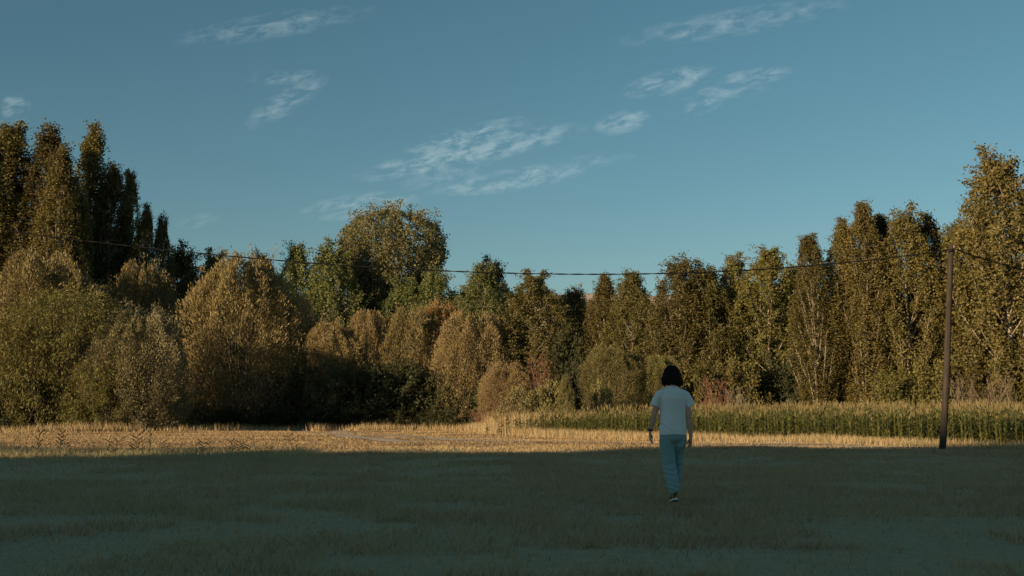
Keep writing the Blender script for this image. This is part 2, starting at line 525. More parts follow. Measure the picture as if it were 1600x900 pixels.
# tall dry fringe in front of the left wood and yellow-green fringe in front of the maize
def along(pts, width):
    pts = np.array(pts, float)
    def g(n):
        s = rng.random(n)
        k = np.linspace(0, 1, len(pts))
        c = np.stack([np.interp(s, k, pts[:, 0]), np.interp(s, k, pts[:, 1])], -1)
        return c[:, 0] + rng.normal(0, 0.3, n), c[:, 1] + (rng.random(n) - 0.5) * width
    return g
def px_line(l):
    return [at(px, 650, D)[:2] for px, D in l]
fr1 = blades(26000, along(px_line([(-40, 74), (120, 74), (280, 77), (420, 84), (560, 84), (700, 86), (790, 80)]), 5.0),
             lambda x, y: np.clip(0.05 + 0.30 * patch(x, y, 0.6) + rng.random(len(x)) ** 2.5 * 0.5 + 0.22 * (x < -24) * rng.random(len(x)), 0.05, 1.2), lambda x, y: 0.035 + 0 * x,
             lambda x, y: np.clip(0.62 + 0.25 * patch(x, y) + rng.normal(0, 0.15, len(x)), 0, 1), 0.22)
fr2 = blades(42000, along(px_line([(740, 78), (800, 66), (850, 60), (950, 55), (1060, 50), (1180, 46.5), (1300, 43.5), (1400, 41), (1650, 38.8)]), 4.0),
             lambda x, y: np.clip(0.04 + 0.013 * np.clip(y - 44, 0, 99) + 0.12 * patch(x, y, 0.7) + rng.random(len(x)) ** 2 * 0.3, 0.03, 1.1), lambda x, y: 0.022 + 0 * x,
             lambda x, y: np.clip(0.50 + 0.3 * patch(x, y) + rng.normal(0, 0.17, len(x)), 0, 1), 0.25)
fr3 = blades(16000, along(px_line([(770, 80), (830, 70), (930, 67), (1050, 64), (1180, 62)]), 9.0),
             lambda x, y: np.clip(0.7 + 0.3 * patch(x, y, 0.7) + rng.random(len(x)) * 0.7, 0.2, 1.7), lambda x, y: 0.035 + 0 * x,
             lambda x, y: np.clip(0.55 + 0.3 * patch(x, y) + rng.normal(0, 0.17, len(x)), 0, 1), 0.15)
v, f, a = cat([fr1])
tag(obj('tall_grass', npmesh('tall_grass', v, f, M_GRASS, a)), 'tall straw grass fringing the shaded wood on the left', 'grass', kind='stuff')
v, f, a = cat([fr2, fr3])
tag(obj('tall_grass', npmesh('tall_grass', v, f, M_GRASS, a)), 'yellow green tall grass along the maize edge', 'grass', kind='stuff')
# rough taller patch in the shaded left foreground
fr4 = blades(15000, along(px_line([(-60, 31), (120, 31), (260, 30), (380, 30), (480, 29.5)]), 6.0),
             lambda x, y: np.clip(0.08 + 0.12 * patch(x, y, 1.0) + rng.random(len(x)) * 0.16, 0.03, 1), lambda x, y: 0.014 + 0 * x,
             lambda x, y: np.clip(0.12 + 0.2 * patch(x, y) + rng.normal(0, 0.12, len(x)), 0, 1), 0.4)
v, f, a = fr4
tag(obj('rough_grass', npmesh('rough_grass', v, f, M_GRASS, a)), 'rough green grass at the shade edge on the left', 'grass', kind='stuff')


# ------------------------------------------------------------------ trees
def bez(a, b, c, n):
    t = np.linspace(0, 1, n)[:, None]
    return (1 - t) ** 2 * a + 2 * t * (1 - t) * b + t * t * c


def nrm(v):
    return v / (np.linalg.norm(v, axis=-1, keepdims=True) + 1e-9)


def gen(name, seed, H, R, cb, prof, nl, ns, nleaf, LL, LW, rise, mode, tr, sig, leaf, bark, stems=1, sublen=0.35, upb=0.6, bare=False, lob=0.25, lean=(0, 0), tstart=0.0, outw=0.0, shell=0, lumps=(2.4, 1.0), thr=-0.25):
    """returns (trunk mesh, crown mesh); H height, R crown radius, cb crown base fraction"""
    r = np.random.default_rng(seed)
    T = Tubes()
    trunks = []
    for k in range(stems):
        a = 2 * np.pi * k / max(stems, 1) + r.random()
        sp_ = 0.0 if stems == 1 else R * (0.12 + 0.3 * r.random())
        top = H * (0.93 if stems == 1 else 0.55 + 0.3 * r.random())
        n = 9
        t = np.linspace(0, 1, n)
        wob = np.cumsum(r.normal(0, 0.012 * H, (n, 2)) * (1 if stems == 1 else 0.6), axis=0) * 0.5
        base = np.array([np.cos(a), np.sin(a)]) * (0 if stems == 1 else 0.12 * R)
        P = np.zeros((n, 3))
        P[:, 0] = base[0] + np.cos(a) * sp_ * t ** 1.2 + wob[:, 0] * t + lean[0] * H * t ** 1.3
        P[:, 1] = base[1] + np.sin(a) * sp_ * t ** 1.2 + wob[:, 1] * t + lean[1] * H * t ** 1.3
        P[:, 2] = t * top - 0.15
        rr = tr * (1 - 0.92 * t ** 0.8) * (1.0 + 0.35 * np.exp(-t * 14))
        T.add(P, rr, 7)
        trunks.append(P)
    C, A, B, VV, SD = [], [], [], [], []
    cbz = cb * H
    for i in range(nl):
        t = (i + 0.5 + r.uniform(-0.4, 0.4)) / nl
        t = tstart + (1 - tstart) * t
        P = trunks[i % stems]
        az = i * 2.39996 + r.normal(0, 0.35)
        ht = cbz + t * (H - cbz) * (1.0 + r.normal(0, 0.015))
        rho = R * prof(t) * (1 - lob * r.random()) * (1.0 + 0.06 * r.normal())
        hs = np.clip(ht - rho * rise * r.uniform(0.8, 1.25) - 0.02 * H, 0.06 * H if cb < 0.1 else cbz * 0.75, P[-1, 2] * 0.98)
        st = np.array([np.interp(hs, P[:, 2], P[:, j]) for j in range(3)])
        cxy = np.array([np.interp(ht, P[:, 2], P[:, j]) for j in range(2)]) if stems == 1 else np.array(lean) * ht
        tip = np.array([cxy[0] + np.cos(az) * rho, cxy[1] + np.sin(az) * rho, ht])
        mid = st + (tip - st) * np.array([0.62, 0.62, 0.38])
        BP = bez(st, mid, tip, 7)
        br = tr * (0.10 + 0.30 * (1 - t)) * np.linspace(1, 0.2, 7)
        T.add(BP, np.maximum(br, 0.008), 5)
        tang = nrm(np.gradient(BP, axis=0))
        for j in range(ns):
            s = 0.28 + 0.74 * (j + r.random()) / ns
            k = min(s, 1.0) * 6
            k0 = int(min(k, 5))
            p0 = BP[k0] + (BP[k0 + 1] - BP[k0]) * (k - k0)
            d = nrm(tang[k0] * 0.5 + r.normal(0, 0.55, 3) + np.array([0, 0, upb]) + outw * np.array([math.cos(az), math.sin(az), 0]))
            ln = max(R * sublen * r.uniform(0.6, 1.25), 0.35)
            if mode == 'droop':
                p2 = p0 + d * ln * 0.7 + np.array([0, 0, -0.55 * ln])
                p1 = p0 + d * ln * 0.6
            else:
                p2 = p0 + d * ln
                p1 = p0 + (d + r.normal(0, 0.15, 3)) * ln * 0.5
            SP = bez(p0, p1, p2, 4)
            T.add(SP, np.array([0.018, 0.014, 0.010, 0.006]) * (0.6 + tr * 2.2), 3)
            if bare:
                for _ in range(4):
                    q0 = SP[r.integers(1, 4)]
                    qd = nrm(d + r.normal(0, 0.45, 3))
                    T.add(np.array([q0, q0 + qd * ln * 0.4, q0 + (qd + r.normal(0, 0.1, 3)) * ln * 0.8]), [0.010, 0.008, 0.004], 3)
                continue
            m_ = max(3, int(nleaf / (nl * ns) * r.uniform(0.5, 1.5)))
            u = r.beta(1.6, 1.1, m_)[:, None]
            pos = (1 - u) ** 2 * p0 + 2 * u * (1 - u) * p1 + u * u * p2
            pos = pos + r.normal(0, sig * (0.6 + 0.4 * ln), (m_, 3)) * np.array([1, 1, 0.9])
            C.append(pos)
            if mode == 'rand':
                ax = nrm(r.normal(0, 1, (m_, 3)) + np.array([0, 0, -0.3]))
            elif mode == 'up':
                ax = nrm(d[None] * 0.8 + r.normal(0, 0.40, (m_, 3)) + np.array([0, 0, 0.40]))
            else:
                ax = nrm((p2 - p1)[None] / ln + r.normal(0, 0.35, (m_, 3)) + np.array([0, 0, -0.25]))
            A.append(ax)
            sub = r.random()
            VV.append(np.clip((0.25 + 0.25 * sub + 0.5 * r.random(m_)) if mode == 'up' else (0.55 * sub + 0.45 * r.random(m_)), 0, 1))
    tm = T.mesh(name + '_trunk', bark)
    if bare:
        return tm, None
    if shell:                                          # outer leaves, following a lumpy envelope
        u = r.random(shell)
        t = u.copy()
        if mode != 'rand':
            hf = shell // 2
            t[:hf] = (1 - r.random(hf)) ** (1 / 3.6) * 0.985
        az = r.random(shell) * 2 * np.pi
        pr = np.array([prof(x) for x in t])
        kz = (H - cbz) / R * lumps[1]
        off = seed * 3.7
        nz_ = np.array([mnoise.noise(Vector((math.cos(a) * lumps[0] + off, math.sin(a) * lumps[0], x * kz * lumps[0] * 0.6))) + 0.5 * mnoise.noise(Vector((math.cos(a) * lumps[0] * 2.6 + off, math.sin(a) * lumps[0] * 2.6, x * kz * lumps[0] * 1.5))) for a, x in zip(az, t)])
        amp = 0.22 if mode == 'rand' else 0.34
        rad = R * pr * (0.86 + amp * nz_) * (1 - 0.16 * r.random(shell) ** 2 + 0.10 * r.random(shell) ** 4)
        P = trunks[0]
        zc = cbz + t * (H - cbz) * (0.96 + (0.04 if mode == 'rand' else 0.13) * nz_)
        cx_ = np.interp(zc, P[:, 2], P[:, 0]) if stems == 1 else lean[0] * zc
        cy_ = np.interp(zc, P[:, 2], P[:, 1]) if stems == 1 else lean[1] * zc
        pos = np.stack([cx_ + np.cos(az) * rad, cy_ + np.sin(az) * rad, zc], -1) + r.normal(0, 0.06, (shell, 3))
        ok = nz_ > thr
        out = np.stack([np.cos(az), np.sin(az), 0.25 + 0.9 * t ** 2], -1)
        ax = nrm(r.normal(0, 1, (shell, 3))) if mode == 'rand' else nrm(out * 0.8 + np.array([0, 0, 0.5 if mode == 'up' else -0.9]) + r.normal(0, 0.4, (shell, 3)))
        C.append(pos[ok]); A.append(ax[ok]); VV.append(np.clip(0.30 + 0.25 * nz_[ok] + 0.55 * r.random(ok.sum()), 0, 1))
    C, A, VV = np.concatenate(C), np.concatenate(A), np.concatenate(VV)
    keep = C[:, 2] > 0.03
    C, A, VV = C[keep], A[keep], VV[keep]
    nL = len(C)
    Bv = nrm(np.cross(A, r.normal(0, 1, (nL, 3))))
    sc = r.uniform(0.6, 1.3, (nL, 1))
    l_, w_ = LL * sc, LW * sc
    Q = np.stack([C, C + A * l_ * 0.45 + Bv * w_ * 0.5, C + A * l_, C + A * l_ * 0.45 - Bv * w_ * 0.5], 1).reshape(-1, 3)
    cm = npmesh(name + '_crown', Q, np.arange(4 * nL).reshape(nL, 4), leaf, np.repeat(VV, 4))
    return tm, cm


p_col = lambda t: min(1.0, (0.35 + 2.2 * t)) * (1 - t ** 7) * (1.0 if t < 0.5 else 1 - 0.35 * (t - 0.5) * 2) + 0.08
p_ovate = lambda t: (math.sin(math.pi * min(1, (t * 0.88 + 0.12))) ** 0.7) * (1 - 0.15 * t) + 0.10
p_vase = lambda t: (0.35 + 0.85 * t) * (1 - t ** 6) + 0.15
p_dome = lambda t: max(0.0, 1 - (t * 0.99) ** 3.6) ** 0.5 * (0.85 + 0.15 * min(1, t * 4)) + 0.04
PR = {}
for k in range(3):
    PR['lombardy%d' % k] = (24.0, 2.0, gen('columnar_poplar_%d' % k, 21 + k, 24, 2.0, 0.06, p_col, 100, 10, 38000, 0.15, 0.125, 3.6, 'rand', 0.30, 0.15, M_LOM, M_BARKP, sublen=0.42, upb=1.1, lob=0.45, shell=20000, lumps=(2.2, 0.22), thr=-0.1))
for k in range(4):
    PR['poplar%d' % k] = (14.0, 2.7, gen('poplar_%d' % k, 41 + k, 14, 2.7, 0.10, p_ovate, 64, 10, 32000, 0.135, 0.112, 1.5, 'rand', 0.19, 0.145, M_POP, M_BARKP, sublen=0.34, upb=0.7, lob=0.45, shell=15000, lumps=(2.4, 0.55), thr=-0.08))
PR['cottonwood'] = (21.0, 5.6, gen('cottonwood', 61, 21, 5.6, 0.50, p_vase, 110, 12, 46000, 0.19, 0.155, 1.5, 'rand', 0.26, 0.19, M_COT, M_BARKP, stems=4, sublen=0.24, upb=0.6, lob=0.3, outw=0.2, shell=34000, lumps=(3.0, 0.7), thr=-0.12))
for k in range(3):
    PR['feathery%d' % k] = (9.0, 4.0, gen('feathery_shrub_%d' % k, 71 + k, 9, 4.0, 0.02, p_dome, 130, 7, 24000, 0.19, 0.055, 1.2, 'up', 0.13, 0.20, M_TAM, M_BARK, stems=7, sublen=0.21, upb=0.4, lob=0.12, outw=0.35, shell=44000, lumps=(1.9, 1.0), thr=-0.42))
for k in range(2):
    PR['willow%d' % k] = (9.5, 5.2, gen('willow_%d' % k, 81 + k, 9.5, 5.2, 0.02, p_dome, 90, 9, 26000, 0.27, 0.065, 1.1, 'droop', 0.18, 0.20, M_WIL, M_BARK, stems=4, sublen=0.27, upb=0.4, lob=0.4, outw=0.5, shell=14000, lumps=(2.6, 1.0), thr=-0.15))
for k in range(2):
    PR['bush%d' % k] = (3.6, 2.3, gen('bush_%d' % k, 91 + k, 3.6, 2.3, 0.0, p_dome, 40, 7, 9000, 0.17, 0.11, 1.0, 'rand', 0.05, 0.16, M_BUSH, M_BARK, stems=5, sublen=0.34, upb=0.5, lob=0.45))
PR['wand'] = (3.4, 2.0, gen('pale_shrub', 95, 3.4, 2.0, 0.0, p_dome, 46, 7, 9000, 0.20, 0.07, 1.6, 'up', 0.05, 0.11, M_PALE, M_BARK, stems=7, sublen=0.34, upb=0.9, lob=0.5))
PR['twig'] = (4.0, 1.6, gen('bare_shrub', 97, 4.0, 1.6, 0.0, p_dome, 30, 6, 10, .1, .1, 2.0, 'up', 0.05, 0.1, M_BUSH, M_TWIG, stems=6, sublen=0.34, upb=0.9, bare=True))
PR['fallen'] = (3.0, 1.6, gen('leaning_shrub', 99, 3.0, 1.6, 0.0, p_dome, 30, 6, 10, .1, .1, 2.0, 'up', 0.05, 0.1, M_BUSH, M_BARKP, stems=6, sublen=0.34, upb=0.9, bare=True, lean=(0.5, 0.1)))


def plant(kind, name, px, top, hw, D, label, cat, group=None, mat=None, rot=None, barkmat=None, dep=1.0):
    H0, R0, (tm, cm) = PR[kind]
    base = at(px, 650, D)
    H = at(px, top, D)[2]
    R = hw / F * D * ({'lom': 1.35, 'pop': 1.32, 'fea': 1.12, 'wil': 1.1}.get(kind[:3], 1.12))
    root = bpy.data.objects.new(name, None)
    COL.objects.link(root)
    root.empty_display_size = 0.5
    root.location = (base[0], base[1], float(gz(base[0], base[1])))
    root.rotation_euler = (0, 0, rot if rot is not None else (px * 0.37) % 6.283)
    root.scale = (R / R0, R / R0 * dep, H / H0)
    tag(root, label, cat, group)
    t_ = obj('trunk' if kind not in ('twig', 'fallen') else 'branches', tm, root)
    if barkmat:
        t_.material_slots[0].link = 'OBJECT'; t_.material_slots[0].material = barkmat
    if cm:
        c_ = obj('crown', cm, root)
        if mat:
            c_.material_slots[0].link = 'OBJECT'; c_.material_slots[0].material = mat
    return root


LP = 'columnar_poplar'
PP = 'poplar_tree'
FS = 'feathery_shrub'
TREES = [
    # far left tall poplars
    ('lombardy0', LP, 8, 190, 50, 98, 'tallest columnar poplar at the left edge of the photo', 'poplar', 'tall poplars on the left'),
    ('lombardy1', LP, 48, 200, 44, 97, 'sunlit columnar poplar second from the left edge', 'poplar', 'tall poplars on the left'),
    ('lombardy2', LP, 76, 236, 34, 95, 'columnar poplar on the right side of the far left clump', 'poplar', 'tall poplars on the left'),
    ('lombardy0', LP, -45, 215, 40, 96, 'columnar poplar half cut by the left edge of the photo', 'poplar', 'tall poplars on the left'),
    ('lombardy1', LP, 140, 200, 32, 105, 'slim tall poplar with pale trunk rising alone right of the left clump', 'poplar', 'tall poplars on the left'),
    ('lombardy2', LP, 160, 262, 34, 104, 'dark shaded columnar poplar beside the slim tall one', 'poplar', 'tall poplars on the left'),
    ('lombardy0', LP, 186, 266, 20, 106, 'dark thin poplar spire right of the shaded poplar', 'poplar', 'tall poplars on the left'),
    ('poplar1', PP, 110, 300, 26, 100, 'loose poplar filling the gap between the two left clumps', 'poplar'),
    ('lombardy1', LP, 213, 325, 20, 103, 'short sunlit columnar poplar right of the dark spire', 'poplar', 'tall poplars on the left'),
    ('poplar0', PP, 242, 345, 20, 104, 'thin loose leaved poplar at the end of the left clump', 'poplar'),
    ('poplar2', PP, 285, 393, 42, 108, 'poplar top between the left clump and the big round shrub', 'poplar'),
    ('poplar3', PP, 330, 400, 38, 112, 'low poplar top showing behind the big round tawny shrub', 'poplar'),
    ('poplar1', PP, 400, 402, 34, 112, 'poplar tip just showing above the big round tawny shrub', 'poplar'),
    # middle
    ('poplar0', PP, 458, 388, 36, 109, 'green poplar left of the broad cottonwood with dark lower side', 'poplar'),
    ('poplar2', PP, 522, 390, 50, 108, 'broad green poplar directly left of the cottonwood trunk', 'poplar'),
    ('cottonwood', 'cottonwood_tree', 610, 325, 86, 114, 'broad vase shaped cottonwood standing high above the middle of the wood', 'tree'),
    ('poplar3', PP, 628, 440, 46, 109, 'green poplar in front of the cottonwood, left one of two', 'poplar'),
    ('poplar1', PP, 682, 425, 40, 109, 'green poplar under the right side of the cottonwood', 'poplar'),
    ('poplar0', PP, 752, 418, 42, 106, 'dense green poplar in front of the dark treetop', 'poplar'),
    ('poplar2', PP, 772, 412, 36, 116, 'dark evergreen treetop peeping over the green poplars', 'tree'),
    ('poplar3', PP, 838, 430, 50, 92, 'wide olive poplar right of the dark treetop', 'poplar'),
    ('poplar1', PP, 897, 452, 34, 95, 'small round topped poplar left of the pale hill gap', 'poplar'),
    ('lombardy2', LP, 942, 430, 26, 90, 'narrow poplar left of the pair by the pale hill gap', 'poplar'),
    ('poplar0', PP, 986, 430, 38, 88, 'pointed poplar at the left of the pale hill gap', 'poplar'),
    ('poplar1', PP, 1064, 408, 46, 84, 'tall spiky poplar just right of the pale hill gap', 'poplar'),
    ('poplar2', PP, 1112, 420, 42, 84, 'poplar between the spiky one and the white limbed one', 'poplar'),
    ('poplar3', PP, 1150, 404, 38, 86, 'poplar with rounded tufted top left of the white limbed one', 'poplar'),
    ('poplar0', PP, 1205, 394, 52, 84, 'poplar with bare white limbs in its crown', 'poplar'),
    ('poplar1', PP, 1246, 420, 30, 90, 'thin poplar in the gap before the tall right rows', 'poplar'),
    # right rows
    ('lombardy0', LP, 1282, 364, 30, 76, 'leftmost columnar poplar of the tall right row', 'poplar', 'columnar poplars behind the maize'),
    ('lombardy1', LP, 1316, 345, 28, 77, 'second columnar poplar of the tall right row', 'poplar', 'columnar poplars behind the maize'),
    ('lombardy2', LP, 1352, 318, 34, 76, 'tallest columnar poplar left of the utility pole', 'poplar', 'columnar poplars behind the maize'),
    ('lombardy0', LP, 1388, 334, 26, 78, 'thin columnar poplar right of the tallest one', 'poplar', 'columnar poplars behind the maize'),
    ('poplar2', PP, 1424, 338, 48, 76, 'broad poplar with slanting pale limbs left of the pole', 'poplar'),
    ('poplar3', PP, 1462, 344, 40, 77, 'poplar directly behind the top of the utility pole', 'poplar'),
    ('poplar1', PP, 1512, 352, 42, 76, 'poplar just right of the utility pole', 'poplar'),
    ('poplar0', PP, 1548, 330, 40, 78, 'poplar between the pole and the tallest right tree', 'poplar'),
    ('poplar2', PP, 1588, 250, 70, 72, 'tallest broad poplar at the right edge of the photo', 'poplar'),
    ('poplar3', PP, 1650, 270, 60, 74, 'broad poplar cut by the right edge of the photo', 'poplar'),
    ('poplar1', PP, 1400, 420, 60, 82, 'lower poplar behind the slanting pale limbs', 'poplar'),
    ('poplar0', PP, 1480, 430, 60, 80, 'lower poplar behind the utility pole shaft', 'poplar'),
    ('poplar3', PP, 1550, 430, 60, 79, 'lower poplar right of the utility pole shaft', 'poplar'),
    ('poplar2', PP, 1330, 440, 55, 83, 'lower poplar behind the columnar row', 'poplar'),
]
for i_, (px_b, top_b) in enumerate([(300, 440), (360, 450), (430, 440), (500, 440), (560, 470), (640, 470), (700, 468), (735, 455), (800, 462), (860, 462), (905, 478), (945, 470), (985, 474), (1040, 478), (1085, 455), (1130, 452), (1180, 448), (1225, 455), (1265, 440)]):
    TREES.append(('poplar%d' % (i_ % 4), PP, px_b, top_b, 40, 108 + 5 * (i_ % 3) - (px_b > 1000) * 16, 'poplar in the back row of the wood, showing only through gaps', 'poplar', 'back row of the wood'))
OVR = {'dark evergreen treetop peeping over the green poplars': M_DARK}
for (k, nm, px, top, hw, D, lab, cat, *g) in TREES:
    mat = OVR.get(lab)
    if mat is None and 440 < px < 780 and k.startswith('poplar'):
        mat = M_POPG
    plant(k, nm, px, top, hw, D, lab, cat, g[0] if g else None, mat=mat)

SHRUBS = [
    ('feathery0', 62, 408, 88, 88, 'tawny feathery shrub behind the green willow at the left edge', None),
    ('feathery1', -25, 440, 60, 90, 'tawny feathery shrub cut by the left edge of the photo', None),
    ('feathery2', 218, 420, 60, 95, 'round tawny shrub right of the green willow', None),
    ('feathery1', 148, 448, 40, 96, 'narrow tawny shrub between the two round ones on the left', None),
    ('feathery1', 378, 404, 82, 92, 'largest round tawny shrub with a smooth dome', None),
    ('feathery0', 448, 470, 50, 93, 'tawny shrub leaning on the right of the largest round one', None),
    ('feathery2', 520, 506, 54, 92, 'low tawny shrub left of centre above the dark shade', None),
    ('feathery0', 572, 494, 40, 93, 'tawny shrub with a paired top above the dark shade', None),
    ('feathery1', 640, 484, 48, 93, 'golden shrub above the middle of the dark shade', None),
    ('feathery2', 688, 478, 44, 95, 'rusty tinted feathery shrub, tallest above the right of the shade', M_ORA),
    ('feathery0', 738, 498, 56, 91, 'tawny shrub with drooping right side by the bare branches', None),
    ('feathery1', 790, 570, 40, 84, 'low feathery shrub with arching bare branches at its foot', None),
    ('feathery2', 962, 545, 52, 80, 'bushy olive shrub below the paired poplars', M_PALE),
    ('feathery0', 1030, 560, 40, 80, 'olive shrub hidden partly by the head of the person', M_PALE),
]
for (k, px, top, hw, D, lab, mat) in SHRUBS:
    plant(k, FS, px, top, hw, D, lab, 'shrub', None, mat=mat)

plant('willow0', 'willow_tree', 108, 455, 116, 79, 'bright green drooping willow standing forward at the left', 'willow')
plant('willow1', 'willow_tree', 15, 500, 80, 78, 'lower green willow at the left edge of the photo', 'willow')
plant('feathery2', 'silver_willow', 212, 484, 72, 78, 'silvery olive willow right of the bright green one', 'willow', mat=M_SIL)
plant('feathery0', 'silver_willow', 244, 600, 42, 78, 'low silvery willow skirt with a sprig reaching right', 'willow', mat=M_SIL)
plant('willow1', 'willow_tree', 165, 560, 60, 77, 'low willow growth between the green and the silver willow', 'willow')

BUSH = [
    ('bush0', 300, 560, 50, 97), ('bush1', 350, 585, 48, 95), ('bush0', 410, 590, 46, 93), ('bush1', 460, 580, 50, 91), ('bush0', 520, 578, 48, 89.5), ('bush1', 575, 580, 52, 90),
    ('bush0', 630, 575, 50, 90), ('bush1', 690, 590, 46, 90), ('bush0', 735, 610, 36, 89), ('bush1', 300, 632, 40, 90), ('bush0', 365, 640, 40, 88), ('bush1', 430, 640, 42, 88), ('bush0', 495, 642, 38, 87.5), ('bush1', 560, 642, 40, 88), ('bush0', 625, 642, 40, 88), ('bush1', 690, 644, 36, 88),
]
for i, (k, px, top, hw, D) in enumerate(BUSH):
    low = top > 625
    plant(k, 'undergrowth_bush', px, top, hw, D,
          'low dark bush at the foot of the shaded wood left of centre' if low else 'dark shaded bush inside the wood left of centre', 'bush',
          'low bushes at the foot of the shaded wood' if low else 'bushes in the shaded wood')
BUSH2 = [
    ('bush1', 25, 600, 50, 77, 'dark bush under the willow at the left edge'),
    ('bush0', 885, 525, 46, 90, 'dark shaded bush in the hollow left of the olive shrub'),
    ('bush1', 917, 560, 36, 88, 'shade-darkened round bush in front of the shaded hollow'),
    ('bush1', 1228, 566, 54, 82, 'large shade-darkened bush in the hollow behind the maize'),
    ('bush0', 1186, 592, 34, 82, 'shade-darkened bush left of the large one behind the maize'),
    ('bush1', 1085, 575, 44, 79, 'leafy bush right of the head of the person'),
    ('bush0', 1150, 570, 44, 80, 'leafy bush behind the reddish bare shrub'),
    ('bush0', 1400, 585, 50, 72, 'leafy bush behind the maize under the slanting limbs'),
    ('bush1', 1450, 575, 46, 72, 'leafy bush behind the maize left of the utility pole'),
    ('bush0', 1530, 570, 50, 72, 'leafy bush behind the maize right of the utility pole'),
    ('bush1', 1590, 565, 50, 71, 'leafy bush behind the maize at the right edge'),
    ('bush0', 800, 560, 40, 93, 'dark leafy bush under the wide olive poplar'),
    ('bush1', 1300, 600, 44, 79, 'leafy bush at the foot of the columnar row'),
]
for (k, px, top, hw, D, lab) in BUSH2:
    plant(k, 'undergrowth_bush', px, top, hw, D, lab, 'bush', mat=(M_POP if px in (1085, 1150, 1400, 1450, 1530, 1590, 1300) else M_DARK if px in (1228, 1186, 885, 917) else None))  # dark leaves here put the shade of the hollows into the bush colour
plant('wand', 'pale_shrub', 815, 612, 40, 74, 'pale green shrub at the left of the grassy fringe', 'shrub', mat=M_PALE)
plant('wand', 'pale_shrub', 858, 606, 36, 73, 'pale green shrub under the bare reddish branches', 'shrub', mat=M_PALE)
plant('poplar1', 'poplar_sapling', 885, 588, 12, 72, 'slender poplar sapling beside the pale green shrub', 'sapling', mat=M_PALE)
plant('wand', 'pale_shrub', 940, 605, 24, 75, 'small yellow green shrub in front of the dark hollow', 'shrub', mat=M_PALE)
plant('twig', 'bare_shrub', 846, 556, 26, 78, 'bare reddish shrub standing against the dark hollow', 'shrub')
plant('twig', 'bare_shrub', 1120, 588, 30, 73, 'reddish brown bare shrub right of the person', 'shrub')
plant('fallen', 'bare_shrub', 1150, 610, 24, 72, 'pale slanting bare branches beside the reddish shrub', 'shrub')
plant('fallen', 'bare_shrub', 765, 610, 40, 82, 'arching bare branches at the right end of the shaded wood', 'shrub', barkmat=M_TWIG)
plant('twig', 'bare_shrub', 1505, 590, 26, 68, 'pale bare shrub behind the maize right of the pole', 'shrub', barkmat=M_DRYT)
plant('twig', 'bare_shrub', 1565, 585, 28, 68, 'tall pale bare shrub behind the maize at the right edge', 'shrub', barkmat=M_DRYT)
plant('twig', 'bare_shrub', 420, 590, 40, 89, 'bare branches hanging below the largest round tawny shrub', 'shrub', barkmat=M_BARK)


# added unseen scrub along the slope crest, to roughen the foreground shade edge
rs = np.random.default_rng(404)
for i_ in range(46):
    x_ = -172 + i_ * 2.5 + rs.normal(0, 0.7)
    y_ = -54 + rs.normal(0, 1.2)
    z_ = float(shade_hill(np.array([[x_]]), np.array([[y_]]))[0, 0])
    H0, R0, (tm_, cm_) = PR['bush%d' % (i_ % 2)]
    e_ = bpy.data.objects.new('added_slope_bush', None)
    COL.objects.link(e_)
    k_ = rs.uniform(0.95, 1.5)
    e_.location = (x_, y_, z_ - 0.4); e_.scale = (k_, k_, k_ * rs.uniform(0.75, 1.05)); e_.rotation_euler = (0, 0, rs.random() * 6.28)
    tag(e_, 'unseen scrub bush added on the shading slope behind the camera', 'bush', 'scrub added to shape the foreground shade')
    obj('trunk', tm_, e_); obj('crown', cm_, e_)


# ------------------------------------------------------------------ maize
def maize_mesh(seed):
    r = np.random.default_rng(seed)
    V, Fq, mi, av = [], [], [], []
    def addstrip(c, wid, side, m, val):
        n = len(c)
        o_ = sum(len(x) for x in V)
        l_ = c + side * wid[:, None] / 2
        r_ = c - side * wid[:, None] / 2
        V.append(np.stack([l_, r_], 1).reshape(-1, 3))
        for i in range(n - 1):
            Fq.append([o_ + 2 * i, o_ + 2 * i + 1, o_ + 2 * i + 3, o_ + 2 * i + 2]); mi.append(m)
        av.extend([val] * (2 * n))
    H = 1.22
    z = np.linspace(-0.02, H, 4)
    for k in range(3):
        a = k * math.pi / 3
        addstrip(np.stack([0.02 * z * np.sin(seed), 0.02 * z, z], -1), np.array([.03, .028, .022, .012]), np.array([math.cos(a), math.sin(a), 0]), 0, 0.5)
    for i in range(10):
        a = i * 2.7 + r.normal(0, .4)
        h0 = 0.10 + i * 0.10 + r.normal(0, .02)
        ln = r.uniform(0.34, 0.55) * (1 - 0.03 * i)
        d = np.array([math.cos(a), math.sin(a), 0])
        s = np.linspace(0, 1, 5)
        rise_ = r.uniform(0.55, 0.95)
        c = np.array([0, 0, h0]) + d * ln * 0.75 * s[:, None] + np.array([0, 0, 1.0]) * (ln * rise_ * (s * 1.5 - s ** 2 * 1.1))[:, None]
        addstrip(c, np.array([.03, .065, .06, .04, .006]), np.array([-d[1], d[0], 0]), 0, float(np.clip(r.random() + (0.3 if i < 3 else 0), 0, 1)))
    for i in range(7):
        a = i * 0.9 + r.random()
        d = np.array([math.cos(a), math.sin(a), 0]) * r.uniform(0.03, 0.09)
        s = np.linspace(0, 1, 3)
        c = np.array([0, 0, H - 0.04]) + d * (s ** 1.3)[:, None] + np.array([0, 0, 1]) * (r.uniform(.16, .27) * s)[:, None]
        addstrip(c, np.array([.014, .016, .008]), np.array([-math.sin(a * 3), math.cos(a * 3), 0]), 1, 0.5)
    me = npmesh('maize_plant', np.concatenate(V), np.array(Fq), [M_MAIZE, M_TASS], np.array(av), mi)
    return me, (np.concatenate(V), np.array(Fq), np.array(mi), np.array(av))


